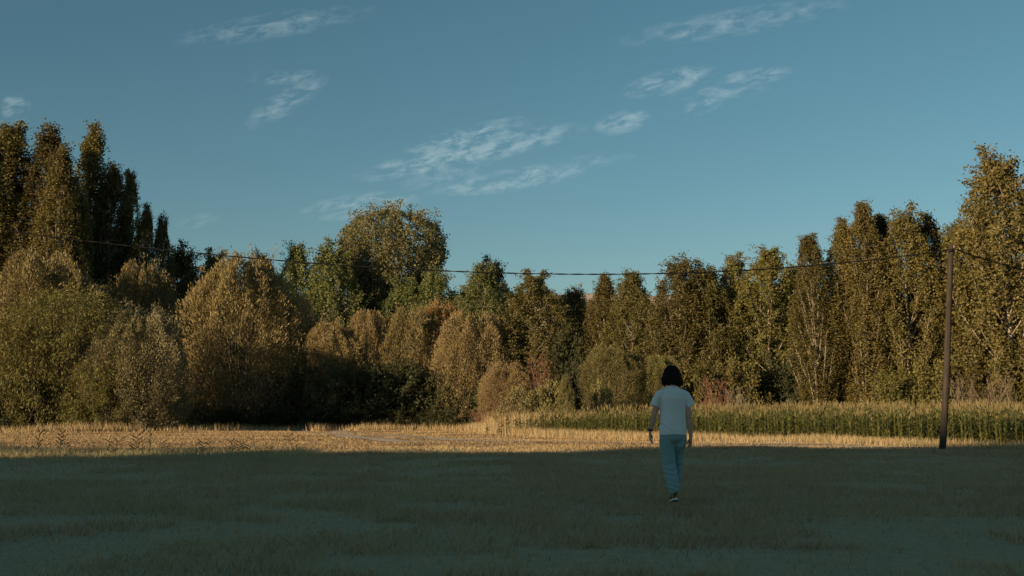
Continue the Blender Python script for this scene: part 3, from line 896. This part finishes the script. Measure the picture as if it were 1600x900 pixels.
MZ = [maize_mesh(s) for s in range(8)]
r = np.random.default_rng(77)
edge = np.array(px_line([(760, 66), (850, 61), (950, 56.5), (1060, 51.5), (1180, 47.5), (1300, 44.5), (1400, 42), (1640, 39.8)]))
seg = np.concatenate([[0], np.cumsum(np.linalg.norm(np.diff(edge, axis=0), axis=1))])
def on_edge(s):
    return np.stack([np.interp(s, seg, edge[:, 0]), np.interp(s, seg, edge[:, 1])], -1)
plants = []
dirv = nrm(edge[-1] - edge[0])
back = np.array([-dirv[1], dirv[0]])
if back[1] < 0: back = -back
for row in range(26):
    d = row * 0.62
    s = np.arange(0, seg[-1], 0.21 if row < 3 else 0.26) + r.normal(0, 0.03)
    p_ = on_edge(np.clip(s, 0, seg[-1])) + back * d + r.normal(0, 0.05, (len(s), 2)) + dirv * 0.06 * row
    for s_, q_ in zip(s, p_):
        fade = min(1.0, (s_ + 0.5 + r.normal(0, 1.2)) / 9.0)
        if r.random() < fade + 0.12:
            plants.append((row, q_[0], q_[1], 0.62 + 0.38 * max(0.0, min(1.0, fade))))
nind = 0
SV, SF, SM, SA, off = [], [], [], [], 0
for (row, x, y, fd) in plants:
    k = int(r.integers(8))
    a, sc, sz_ = r.random() * 6.283, r.uniform(0.85, 1.25), r.uniform(0.70, 1.16) * fd
    if row > 1: sz_ *= 1.05
    pxx = x / y * F + 800
    if row < 4 and nind < 300 and -20 < pxx < 1615 and r.random() < (0.98 if row < 2 else 0.6):
        o = obj('maize_plant', MZ[k][0], None, (x, y, float(gz(x, y))), a)
        o.scale = (sc, sc, sz_)
        tag(o, 'green maize plant with dry tassel at the near edge of the maize field', 'maize', 'maize plants along the field edge')
        nind += 1
    else:
        v0, f0, m0, a0 = MZ[k][1]
        ca, sa = math.cos(a) * sc, math.sin(a) * sc
        vv = np.stack([v0[:, 0] * ca - v0[:, 1] * sa + x, v0[:, 0] * sa + v0[:, 1] * ca + y, v0[:, 2] * sz_ + gz(x, y)], -1)
        SV.append(vv); SF.append(f0 + off); SM.append(m0); SA.append(np.clip(a0 * 0.7 + 0.3 * r.random(), 0, 1)); off += len(v0)
tag(obj('maize_field', npmesh('maize_field', np.concatenate(SV), np.concatenate(SF), [M_MAIZE, M_TASS], np.concatenate(SA), np.concatenate(SM))),
    'dense maize field stretching back to the trees on the right', 'maize', kind='stuff')


# ------------------------------------------------------------------ weeds at the shade edge
def weed_mesh(seed):
    r = np.random.default_rng(seed)
    V, Fc, av = [], [], []
    def st(c, w, side):
        o_ = sum(len(x) for x in V)
        V.append(np.stack([c + side * w[:, None] / 2, c - side * w[:, None] / 2], 1).reshape(-1, 3))
        for i in range(len(c) - 1):
            Fc.append([o_ + 2 * i, o_ + 2 * i + 1, o_ + 2 * i + 3, o_ + 2 * i + 2])
        av.extend([r.random()] * (2 * len(c)))
    H = 0.55
    lx, ly = r.normal(0, .12), r.normal(0, .12)
    s = np.linspace(0, 1, 5)
    C = np.stack([lx * s ** 1.5, ly * s ** 1.5, H * s - 0.01], -1)
    for a in (0, 1.57):
        st(C, np.array([.014, .013, .011, .009, .004]), np.array([math.cos(a), math.sin(a), 0]))
    for i in range(9):
        k = 0.15 + 0.8 * i / 9
        p = np.array([np.interp(k, s, C[:, j]) for j in range(3)])
        a = (i % 2) * math.pi + seed + r.normal(0, .35)
        d = np.array([math.cos(a), math.sin(a) * 0.6, 0])
        ln = r.uniform(.13, .24)
        t = np.linspace(0, 1, 4)
        c = p + d * ln * t[:, None] + np.array([0, 0, 1]) * (ln * r.uniform(.5, 1.0) * (t - 0.35 * t * t))[:, None]
        side = np.cross(d, [0, 0, 1.0]); side = nrm(side + np.array([0, 0, 0.8]))
        st(c, np.array([.014, .034, .026, .003]), side)
    return npmesh('weed_plant', np.concatenate(V), np.array(Fc), M_WEED, np.array(av))


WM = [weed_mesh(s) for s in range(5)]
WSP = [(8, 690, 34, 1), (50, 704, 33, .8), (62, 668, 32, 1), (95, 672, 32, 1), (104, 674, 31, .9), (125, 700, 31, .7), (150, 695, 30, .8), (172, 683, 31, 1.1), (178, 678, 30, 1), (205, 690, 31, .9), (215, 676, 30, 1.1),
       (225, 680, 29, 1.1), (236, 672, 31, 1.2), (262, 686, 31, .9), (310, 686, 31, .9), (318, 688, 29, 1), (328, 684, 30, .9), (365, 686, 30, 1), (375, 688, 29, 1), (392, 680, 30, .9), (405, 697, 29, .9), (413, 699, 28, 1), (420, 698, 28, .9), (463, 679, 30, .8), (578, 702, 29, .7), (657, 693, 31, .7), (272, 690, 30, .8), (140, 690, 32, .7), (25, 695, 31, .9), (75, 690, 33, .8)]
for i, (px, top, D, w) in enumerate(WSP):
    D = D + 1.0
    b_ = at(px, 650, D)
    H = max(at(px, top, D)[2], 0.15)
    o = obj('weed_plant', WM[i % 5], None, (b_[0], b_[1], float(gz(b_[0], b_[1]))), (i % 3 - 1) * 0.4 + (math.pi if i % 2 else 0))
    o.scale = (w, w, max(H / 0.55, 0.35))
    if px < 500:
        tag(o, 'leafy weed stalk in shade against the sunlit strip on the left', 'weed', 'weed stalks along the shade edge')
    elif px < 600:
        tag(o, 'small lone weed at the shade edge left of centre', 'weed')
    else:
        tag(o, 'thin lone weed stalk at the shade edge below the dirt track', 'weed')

# ------------------------------------------------------------------ utility pole and cable
M_WOOD = noisemat('weathered_pole', (0.026, 0.022, 0.018), (0.062, 0.050, 0.040), 5, stretch=(3, 3, 0.25), bump=0.5)
M_MET = noisemat('dark_metal', (0.03, 0.03, 0.03), (0.07, 0.065, 0.06), 8, rough=0.5)
M_RUB = noisemat('black_cable', (0.008, 0.009, 0.010), (0.016, 0.017, 0.018), 10, rough=0.9, spec=0.05)
M_POR = noisemat('porcelain', (0.10, 0.06, 0.04), (0.18, 0.11, 0.08), 6, rough=0.3, spec=0.5)


def pole(base, top, label, r0=0.112, r1=0.088):
    root = bpy.data.objects.new('utility_pole', None)
    COL.objects.link(root)
    root.location = base
    tag(root, label, 'pole')
    b = np.array(base); d = np.array(top) - b
    T = Tubes()
    s = np.linspace(-0.02, 1, 14)
    rr = np.random.default_rng(3)
    P = d * s[:, None] + np.stack([0.02 * np.sin(s * 5), 0.02 * np.sin(s * 4 + 1), 0 * s], -1)
    R_ = r0 + (r1 - r0) * s
    P = np.vstack([P, P[-1:] + [0, 0, 0.02], P[-1:] + [0, 0, 0.021]])
    R_ = np.concatenate([R_, [r1 * 0.9, 0.001]])
    T.add(P, R_, 14)
    obj('shaft', T.mesh('pole_shaft', M_WOOD), root)
    hk = d * (1 - 0.16 / np.linalg.norm(d))
    T = Tubes()
    T.add([hk + [0, -.11, 0.0], hk + [0, -.18, 0.0], hk + [0.02, -.20, 0.05], hk + [0.02, -.20, 0.10]], [.012] * 4, 6)
    T.add([hk + [-.12, 0, 0.03], hk + [-.12, -.001, -0.03]], [0.02, 0.02], 6)
    obj('hook', T.mesh('hook', M_MET), root)
    T = Tubes()
    zz_ = [0, .01, .03, .05, .07, .09, .12, .13]
    T.add([hk + [0.02, -.20, 0.02 + z] for z in zz_], [.02, .045, .05, .03, .045, .04, .03, .002], 10)
    obj('insulator', T.mesh('insulator', M_POR), root)
    T = Tubes()
    th = np.linspace(0, 2 * np.pi, 15)
    T.add(np.stack([hk[0] + np.cos(th) * (r1 + .012), hk[1] + np.sin(th) * (r1 + .012), hk[2] + 0 * th - 0.02], -1), [.012] * 15, 5)
    obj('band', T.mesh('band', M_MET), root)
    return np.array(base) + hk + np.array([0, -.22, 0.0])


PD = 37.5
pb = at(1473, 700, PD); pb[2] = float(gz(pb[0], pb[1]))
ptop = at(1487, 383, PD + 0.2)
hook1 = pole(tuple(pb), ptop, 'leaning weathered wooden utility pole before the maize on the right')
# cable: measured run to the left, ending on a pole outside the frame
run = [(1487, 391), (1400, 403), (1250, 417), (1100, 426), (1000, 428.5), (900, 428.5), (800, 427), (700, 423.5), (600, 418.5), (500, 412), (400, 404), (300, 394.5), (200, 384), (100, 372), (0, 359), (-150, 337), (-260, 319)]
px_ = np.array([p[0] for p in run], float); py_ = np.array([p[1] for p in run], float)
co = np.polyfit((px_ - 700) / 800, py_, 4)
xs_ = np.linspace(1487, -260, 140)
ys_ = np.polyval(co, (xs_ - 700) / 800)
dep_ = np.interp(xs_, [-260, 1487], [39.0, PD - 0.1])
CP = np.array([at(a, b, d) for a, b, d in zip(xs_, ys_, dep_)])
CP += (hook1 - CP[0]) * np.linspace(1, 0, 140)[:, None] ** 6
endp = CP[-1]
pole((endp[0] - 0.3, endp[1] + 0.3, 0.0), (endp[0], endp[1] + 0.24, endp[2] + 0.16), 'wooden utility pole left of the frame holding the far end of the cable')
def cable(P, label):
    s = np.concatenate([[0], np.cumsum(np.linalg.norm(np.diff(P, axis=0), axis=1))])
    n = int(s[-1] / 0.12)
    t = np.linspace(0, s[-1], n)
    C = np.stack([np.interp(t, s, P[:, j]) for j in range(3)], -1)
    root = bpy.data.objects.new('overhead_cable', None)
    COL.objects.link(root)
    root.location = tuple(P[0])
    tag(root, label, 'cable')
    for k in range(2):
        T = Tubes()
        ph = t * 2 * np.pi / 1.1 + k * np.pi
        off = np.stack([0 * ph, np.cos(ph), np.sin(ph)], -1) * 0.012
        T.add(C + off - P[0], np.full(n, 0.0135), 5)
        obj('strand', T.mesh('strand', M_RUB), root)
cable(CP, 'black twisted overhead cable sagging across the sky left of the pole')
rr_ = np.linspace(0, 1, 60)
Ra = hook1 + np.array([0.03, 0, 0])
Rb = at(1830, 432, 47.0)
CR = Ra + (Rb - Ra) * rr_[:, None] - np.array([0, 0, 1]) * (0.55 * 4 * rr_ * (1 - rr_))[:, None]
cable(CR, 'black overhead cable dropping from the pole to the right edge')
pole((Rb[0] + 0.2, Rb[1] + 0.3, 0.0), (Rb[0], Rb[1] + 0.24, Rb[2] + 0.16), 'wooden utility pole right of the frame holding the right cable')

# ------------------------------------------------------------------ person walking away
def flatmat(name, c, rough=0.8, spec=0.2, var=0.12, scale=40, bump=0.15, sheen=0.0):
    m, t = newmat(name)
    n, l = t.nodes.new, t.links.new
    tc = n('ShaderNodeTexCoord')
    nz = n('ShaderNodeTexNoise'); nz.inputs['Scale'].default_value = scale; nz.inputs['Detail'].default_value = 5
    l(tc.outputs['Object'], nz.inputs['Vector'])
    mx = n('ShaderNodeMix'); mx.data_type = 'RGBA'
    mx.inputs['A'].default_value = (*[x * (1 - var) for x in c], 1); mx.inputs['B'].default_value = (*[min(1, x * (1 + var)) for x in c], 1)
    l(nz.outputs[0], mx.inputs['Factor'])
    p = n('ShaderNodeBsdfPrincipled'); p.inputs['Roughness'].default_value = rough; p.inputs['Specular IOR Level'].default_value = spec
    p.inputs['Sheen Weight'].default_value = sheen
    l(mx.outputs['Result'], p.inputs['Base Color'])
    b = n('ShaderNodeBump'); b.inputs['Strength'].default_value = bump; b.inputs['Distance'].default_value = 0.004
    l(nz.outputs[0], b.inputs['Height']); l(b.outputs[0], p.inputs['Normal'])
    o = n('ShaderNodeOutputMaterial'); l(p.outputs[0], o.inputs['Surface'])
    return m


M_SKIN = flatmat('skin', (0.50, 0.30, 0.22), 0.55, 0.3, 0.06)
M_SHIRT = flatmat('white_cotton', (0.66, 0.72, 0.70), 0.9, 0.1, 0.04, 60, 0.2, 0.2)
M_TROU = flatmat('teal_cotton', (0.195, 0.335, 0.340), 0.9, 0.1, 0.10, 60, 0.25, 0.2)
M_HAIR = noisemat('black_hair', (0.006, 0.005, 0.005), (0.014, 0.010, 0.010), 30, rough=0.6, stretch=(1, 1, 0.06), bump=0.6, spec=0.12)
M_SHOE = flatmat('navy_mesh_shoe', (0.025, 0.045, 0.060), 0.8, 0.2, 0.2, 120, 0.3)
M_SOLE = flatmat('white_rubber', (0.70, 0.72, 0.72), 0.6, 0.3, 0.05)
M_TREAD = flatmat('black_rubber', (0.02, 0.02, 0.02), 0.8, 0.2)
M_SOCK = flatmat('mustard_sock', (0.34, 0.20, 0.06), 0.9, 0.1)
M_EYE = flatmat('eye', (0.7, 0.7, 0.68), 0.2, 0.5, 0.02)
M_WATCH = flatmat('dark_strap', (0.03, 0.03, 0.05), 0.5, 0.4)


def ell_tube(bm, pts, ra, rb=None, sides=18, xref=(1, 0, 0), flat=False):
    """closed loft with elliptic rings; ra along the reference axis, rb across; rounded ends"""
    pts = [np.array(p, float) for p in pts]
    rb = rb or ra
    n = len(pts)
    P = np.array(pts)
    tg = nrm(np.gradient(P, axis=0))
    rings = []
    th = np.arange(sides) * 2 * np.pi / sides
    def ring(c, t, a, b):
        x = np.array(xref, float); x = nrm(x - t * np.dot(x, t))
        y = np.cross(t, x)
        return [bm.verts.new(tuple(c + a * math.cos(k) * x + b * math.sin(k) * y)) for k in th]
    seq = []
    e0, e1 = min(ra[0], rb[0]), min(ra[-1], rb[-1])
    for f_, k in ((0.8, 0.45), (0.45, 0.82)):
        seq.append((P[0] - tg[0] * e0 * f_ * 0.6, tg[0], ra[0] * k, rb[0] * k))
    for i in range(n):
        seq.append((P[i], tg[i], ra[i], rb[i]))
    for f_, k in (() if flat else ((0.45, 0.82), (0.8, 0.45))):
        seq.append((P[-1] + tg[-1] * e1 * f_ * 0.6, tg[-1], ra[-1] * k, rb[-1] * k))
    rings = [ring(*s) for s in seq]
    for a, b in zip(rings[:-1], rings[1:]):
        for k in range(sides):
            bm.faces.new((a[k], a[(k + 1) % sides], b[(k + 1) % sides], b[k]))
    bm.faces.new(list(reversed(rings[0])))
    bm.faces.new(rings[-1])


def ellipsoid(bm, c, rx, ry, rz, seg=24):
    r_ = bmesh.ops.create_uvsphere(bm, u_segments=seg, v_segments=seg // 2 + 2, radius=1.0)
    for v_ in r_['verts']:
        v_.co = Vector((c[0] + v_.co.x * rx, c[1] + v_.co.y * ry, c[2] + v_.co.z * rz))


def remesh(bm, name, vox, mat, smooth_it=4, fold=None):
    me0 = bpy.data.meshes.new('tmp')
    bmesh.ops.recalc_face_normals(bm, faces=bm.faces)
    bm.to_mesh(me0); bm.free()
    o = bpy.data.objects.new('tmp', me0)
    ts = bpy.data.scenes.new('remesh')
    ts.collection.objects.link(o)
    md = o.modifiers.new('r', 'REMESH'); md.mode = 'VOXEL'; md.voxel_size = vox
    ms = o.modifiers.new('s', 'SMOOTH'); ms.iterations = smooth_it; ms.factor = 0.5
    vl = ts.view_layers[0]
    vl.update()
    me = bpy.data.meshes.new_from_object(o.evaluated_get(vl.depsgraph))
    me.name = name
    bpy.data.objects.remove(o)
    bpy.data.meshes.remove(me0)
    bpy.data.scenes.remove(ts)
    if fold:
        nv_ = len(me.vertices)
        co_ = np.empty(nv_ * 3, np.float32); no_ = np.empty(nv_ * 3, np.float32)
        me.vertices.foreach_get('co', co_); me.vertex_normals.foreach_get('vector', no_)
        co_ = co_.reshape(-1, 3); no_ = no_.reshape(-1, 3)
        am = np.array([fold(Vector(c)) for c in co_.tolist()], np.float32)
        me.vertices.foreach_set('co', (co_ + no_ * am[:, None]).ravel())
        me.update()
    for p_ in me.polygons: p_.use_smooth = True
    me.materials.clear(); me.materials.append(mat)
    return me


PD_ = 14.0
pp = at(1053, 783, PD_)
person = bpy.data.objects.new('person', None)
COL.objects.link(person)
person.location = (pp[0], PD_, float(gz(pp[0], PD_)) - 0.004)
tag(person, 'person with black bob in white tee and teal trousers walking away', 'person')

LH, LK, LA = (-.088, 0.0, .86), (-.045, .035, .47), (.005, -.10, .125)
RH, RK, RA = (.085, 0.02, .86), (.072, .19, .49), (.045, .31, .10)
LS, LE, LW_ = (-.165, 0, 1.315), (-.222, -.015, 1.075), (-.272, .03, .865)
RS, RE, RW = (.165, 0, 1.315), (.192, -.03, 1.045), (.214, -.015, .800)


def lerp(a, b, t):
    return tuple(a[i] + (b[i] - a[i]) * t for i in range(3))


bm = bmesh.new()
# torso, neck, head
ell_tube(bm, [(0, 0, .80), (0, 0, .88), (0, .005, 1.0), (0, .005, 1.12), (0, 0, 1.24), (0, -.005, 1.33), (0, -.005, 1.375)],
         [.150, .158, .128, .132, .150, .140, .075], [.10, .105, .085, .092, .102, .085, .060], 24)
ell_tube(bm, [(0, -.005, 1.35), (0, 0, 1.41), (0, .012, 1.47)], [.060, .052, .052], [.060, .054, .055], 18)
ellipsoid(bm, (0, .030, 1.560), .074, .092, .098)
ell_tube(bm, [(0, .045, 1.50), (0, .055, 1.47)], [.056, .036], [.060, .044], 16)     # jaw and chin
ell_tube(bm, [(0, .115, 1.562), (0, .132, 1.535), (0, .128, 1.525)], [.009, .014, .012], [.009, .012, .010], 10)   # nose
ell_tube(bm, [(-.02, .112, 1.497), (0, .118, 1.498), (.02, .112, 1.497)], [.006, .009, .006], None, 8, (0, 0, 1))   # lips
for s in (-1, 1):
    ellipsoid(bm, (s * .076, .025, 1.545), .012, .022, .032, 12)
# arms
for Sh, El, Wr in ((LS, LE, LW_), (RS, RE, RW)):
    ell_tube(bm, [(Sh[0] * .55, 0, 1.32), Sh, lerp(Sh, El, .3), lerp(Sh, El, .8), El, lerp(El, Wr, .3), lerp(El, Wr, .75), Wr],
             [.034, .036, .038, .037, .035, .036, .027, .022], [.040, .044, .044, .038, .036, .036, .025, .019], 16)
# hands: palm, four fingers of different length, thumb from the side
def hand(Wr, s, tilt):
    w = np.array(Wr)
    dn = nrm(np.array([tilt * 0.10, .16, -1.0]))
    fw = nrm(np.array([-s * .35, 1.0, .15]))          # across the palm, towards the thumb
    fw = nrm(fw - dn * np.dot(fw, dn))
    nm_ = np.cross(dn, fw)
    if nm_[0] * s > 0: nm_ = -nm_                     # palm faces the thigh
    k = w + dn * .085
    ell_tube(bm, [w - dn * .01, w + dn * .03, w + dn * .06, k], [.020, .030, .036, .036], [.017, .015, .014, .012], 14, tuple(fw))
    for i, (o_, ln) in enumerate(((.027, .070), (.009, .079), (-.010, .073), (-.028, .056))):
        b0 = k + fw * o_ - dn * .012
        sp_ = fw * o_ * .22
        c1 = b0 + dn * ln * .45 + sp_ * .5 + nm_ * .008
        c2 = c1 + nrm(dn + nm_ * .45) * ln * .32 + sp_ * .2
        c3 = c2 + nrm(dn + nm_ * 1.0) * ln * .26
        ell_tube(bm, [b0, c1, c2, c3], [.0090, .0084, .0078, .0064], None, 8, tuple(fw))
    t0 = w + dn * .028 + fw * .022
    t1 = t0 + nrm(dn * .75 + fw * .75 + nm_ * .25) * .036
    t2 = t1 + nrm(dn * 1.0 + fw * .30 + nm_ * .2) * .030
    t3 = t2 + nrm(dn + nm_ * .3) * .022
    ell_tube(bm, [t0, t1, t2, t3], [.0125, .0105, .0092, .0075], None, 8, tuple(fw))
hand(LW_, -1, 0.3)
hand(RW, 1, -0.5)
# legs down to the ankles and feet inside the shoes
for Hp, Kn, An in ((LH, LK, LA), (RH, RK, RA)):
    ell_tube(bm, [(Hp[0], Hp[1], .89), lerp(Hp, Kn, .25), lerp(Hp, Kn, .8), Kn, lerp(Kn, An, .3), lerp(Kn, An, .75), An],
             [.078, .074, .056, .050, .050, .036, .032], [.082, .078, .058, .052, .054, .038, .034], 16)
ell_tube(bm, [(.005, -.10, .11), (.005, -.03, .06), (.003, .05, .028)], [.028, .033, .030], [.03, .026, .016], 12)
ell_tube(bm, [(.045, .30, .085), (.045, .37, .055), (.045, .45, .035)], [.028, .033, .030], [.03, .026, .016], 12)
body = obj('body', remesh(bm, 'body', 0.0056, M_SKIN, 3), person)
for s in (-1, 1):
    bm = bmesh.new(); ellipsoid(bm, (s * .031, .106, 1.566), .012, .010, .011, 12)
    me = bpy.data.meshes.new('eye'); bm.to_mesh(me); bm.free(); me.materials.append(M_EYE)
    obj('eye', me, person)


def fold_shirt(c):
    n_ = mnoise.noise(Vector((c.x * 7, c.y * 7, c.z * 4.0))) * 0.010
    n_ += mnoise.noise(Vector((c.x * 16 + 3, c.y * 12, c.z * 9 + c.x * 14))) * 0.008
    if c.z < 1.02 and c.x < 0:
        n_ += 0.007 * math.sin((c.z * 60 + c.x * 55)) * max(0, 1 - abs(c.z - .95) / .08)
    return n_


bm = bmesh.new()
ell_tube(bm, [(0, -.004, 1.392), (0, -.006, 1.372), (0, -.008, 1.335), (0, -.006, 1.27), (0, -.003, 1.18), (0, 0, 1.08), (0, 0, .98), (0, 0, .90), (0, 0, .836)],
         [.080, .108, .150, .166, .163, .160, .163, .167, .168], [.066, .082, .103, .120, .118, .112, .115, .122, .123], 32, flat=True)
for s, Sh, El in ((-1, LS, LE), (1, RS, RE)):
    ell_tube(bm, [(s * .06, -.004, 1.352), (s * .115, -.004, 1.338), (s * .155, -.003, 1.308), (s * .190, -.002, 1.255), (s * .224, -.004, 1.168)],
             [.036, .044, .052, .055, .059], [.058, .070, .074, .072, .072], 24, flat=True)
shirt = obj('shirt', remesh(bm, 'shirt', 0.0065, M_SHIRT, 4, fold_shirt), person)
# hems: a slightly proud band at hem, cuffs and neck
T = Tubes()
th = np.linspace(0, 2 * np.pi, 40)
T.add(np.stack([.163 * np.cos(th), .119 * np.sin(th), .838 + .004 * np.sin(th * 3)], -1), [.006] * 40, 6)
obj('hem', T.mesh('hem', M_SHIRT), shirt)
T = Tubes()
T.add(np.stack([.079 * np.cos(th), -.002 + .066 * np.sin(th), 1.398 + .006 * np.sin(th - 1.57) - .012 * (np.sin(th) > 0)], -1), [.0065] * 40, 6)
obj('collar', T.mesh('collar', M_SHIRT), shirt)


def fold_trou(c):
    n_ = mnoise.noise(Vector((c.x * 9, c.y * 9, c.z * 5.0 + 7))) * 0.013
    n_ += 0.0065 * math.sin(c.z * 85 + mnoise.noise(Vector((c.x * 8, c.y * 8, c.z * 5))) * 5) * max(0, 1 - abs(c.z - .42) / .22)
    n_ += 0.006 * math.sin(c.z * 110 + c.x * 40) * max(0, 1 - abs(c.z - .20) / .08)
    return n_


bm = bmesh.new()
ell_tube(bm, [(0, 0, .775), (0, 0, .80), (0, 0, .85), (0, 0, .89), (0, 0, .93)], [.155, .163, .160, .152, .140], [.112, .118, .116, .108, .10], 28)
ell_tube(bm, [(-.078, 0, .82), (-.078, .004, .74), lerp(LH, LK, .55), lerp(LH, LK, .85), LK, lerp(LK, LA, .22), lerp(LK, LA, .5), lerp(LK, LA, .8), lerp(LK, LA, .93)],
         [.085, .088, .086, .082, .082, .084, .078, .066, .060], [.105, .104, .096, .088, .086, .088, .080, .066, .060], 22)
ell_tube(bm, [(.078, .01, .82), (.078, .03, .74), lerp(RH, RK, .55), lerp(RH, RK, .85), RK, lerp(RK, RA, .25), lerp(RK, RA, .5), lerp(RK, RA, .8), lerp(RK, RA, .93)],
         [.085, .087, .082, .076, .074, .072, .068, .060, .056], [.105, .104, .096, .088, .084, .082, .074, .064, .058], 22)
trou = obj('trousers', remesh(bm, 'trousers', 0.0065, M_TROU, 4, fold_trou), person)
T = Tubes()
T.add([(0.0, -.1135, .775), (-.004, -.118, .81), (0, -.117, .84)], [.003, .003, .003], 5)
obj('seam', T.mesh('seam', M_TROU), trou)

# hair: chin length bob with strand ridges
def fold_hair(c):
    a = math.atan2(c.y - .02, c.x)
    return 0.0038 * math.sin(a * 40 + 5 * mnoise.noise(Vector((c.x * 12, c.y * 12, c.z * 5)))) + 0.010 * mnoise.noise(Vector((a * 5, c.z * 3, 0))) + (0.010 * mnoise.noise(Vector((a * 9, 0, 4))) if c.z < 1.47 else 0.0)
bm = bmesh.new()
ellipsoid(bm, (0, .018, 1.565), .094, .108, .100, 32)
ell_tube(bm, [(0, -.012, 1.575), (0, -.016, 1.53), (0, -.020, 1.49), (0, -.014, 1.452)], [.098, .112, .122, .112], [.088, .086, .078, .058], 32)
for s in (-1, 1):
    ell_tube(bm, [(s * .080, .02, 1.56), (s * .098, .02, 1.50), (s * .102, .022, 1.452), (s * .088, .024, 1.425)], [.024, .026, .024, .016], [.060, .062, .056, .044], 16)
me = remesh(bm, 'hair', 0.005, M_HAIR, 3, fold_hair)
# open the face side
bm = bmesh.new(); bm.from_mesh(me)
bmesh.ops.delete(bm, geom=[v_ for v_ in bm.verts if v_.co.y > .075 and v_.co.z < 1.605 and abs(v_.co.x) < .078], context='VERTS')
bm.to_mesh(me); bm.free()
obj('hair', me, person)


# shoes
def shoe(heel, toe, heel_lift, label_):
    h, t_ = np.array(heel, float), np.array(toe, float)
    d = t_ - h
    ln = np.linalg.norm(d)
    d = d / ln
    x = np.array([1.0, 0, 0])
    up = np.cross(x, d)
    def pt(s, z): return h + d * ln * s + up * z
    bm = bmesh.new()
    ell_tube(bm, [pt(.02, .050), pt(.18, .050), pt(.42, .046), pt(.70, .034), pt(.93, .026)], [.033, .037, .040, .046, .034], [.038, .040, .036, .026, .018], 20)
    ell_tube(bm, [pt(.14, .06), pt(.12, .096)], [.036, .038], [.046, .044], 18)
    up_ = obj('shoe', remesh(bm, 'shoe', .005, M_SHOE, 3), person)
    def sole(z0, z1, ex, mat, nm2):
        n_ = 28
        th_ = np.arange(n_) * 2 * np.pi / n_
        V_ = []
        for z, e in ((z0, -.003), (z0 + .003, 0), (z1 - .003, 0), (z1, -.004)):
            for a in th_:
                s = .5 - .54 * math.cos(a)
                w_ = (.036 + .011 * max(0, math.sin((s - .25) * 2.6)) + ex + e) * math.copysign(abs(math.sin(a)) ** .7, math.sin(a))
                V_.append(pt(s, z) + x * w_)
        Fq = []
        for k in range(3):
            for i in range(n_):
                j = (i + 1) % n_
                Fq.append((k * n_ + i, k * n_ + j, (k + 1) * n_ + j, (k + 1) * n_ + i))
        me = bpy.data.meshes.new(nm2)
        me.from_pydata([tuple(v_) for v_ in V_], [], Fq + [tuple(range(n_ - 1, -1, -1)), tuple(range(3 * n_, 4 * n_))])
        me.materials.append(mat); me.update()
        obj(nm2, me, up_)
    sole(.006, .030, .004, M_SOLE, 'midsole')
    sole(-.004, .0055, .002, M_TREAD, 'outsole')
    return up_
shoe((.006, -.145, .060), (-.012, .085, .004), 0, '')
shoe((.045, .265, .010), (.050, .52, .004), 0, '')
for An, d_ in ((LA, (.003, -.012)), (RA, (0, 0))):
    T = Tubes()
    T.add([(An[0] + d_[0], An[1] + d_[1], An[2] - .045), (An[0], An[1], An[2]), (An[0], An[1] + .005, An[2] + .05)], [.041, .040, .041], 14)
    obj('sock', T.mesh('sock', M_SOCK), person)
# dark strap on the left wrist
w0, w1 = np.array(LW_), np.array(LE)
dd = nrm(w1 - w0)
T = Tubes()
T.add([w0 + dd * .012, w0 + dd * .016, w0 + dd * .036, w0 + dd * .040], [.024, .0285, .0295, .025], 16)
obj('wrist_strap', T.mesh('wrist_strap', M_WATCH), person)
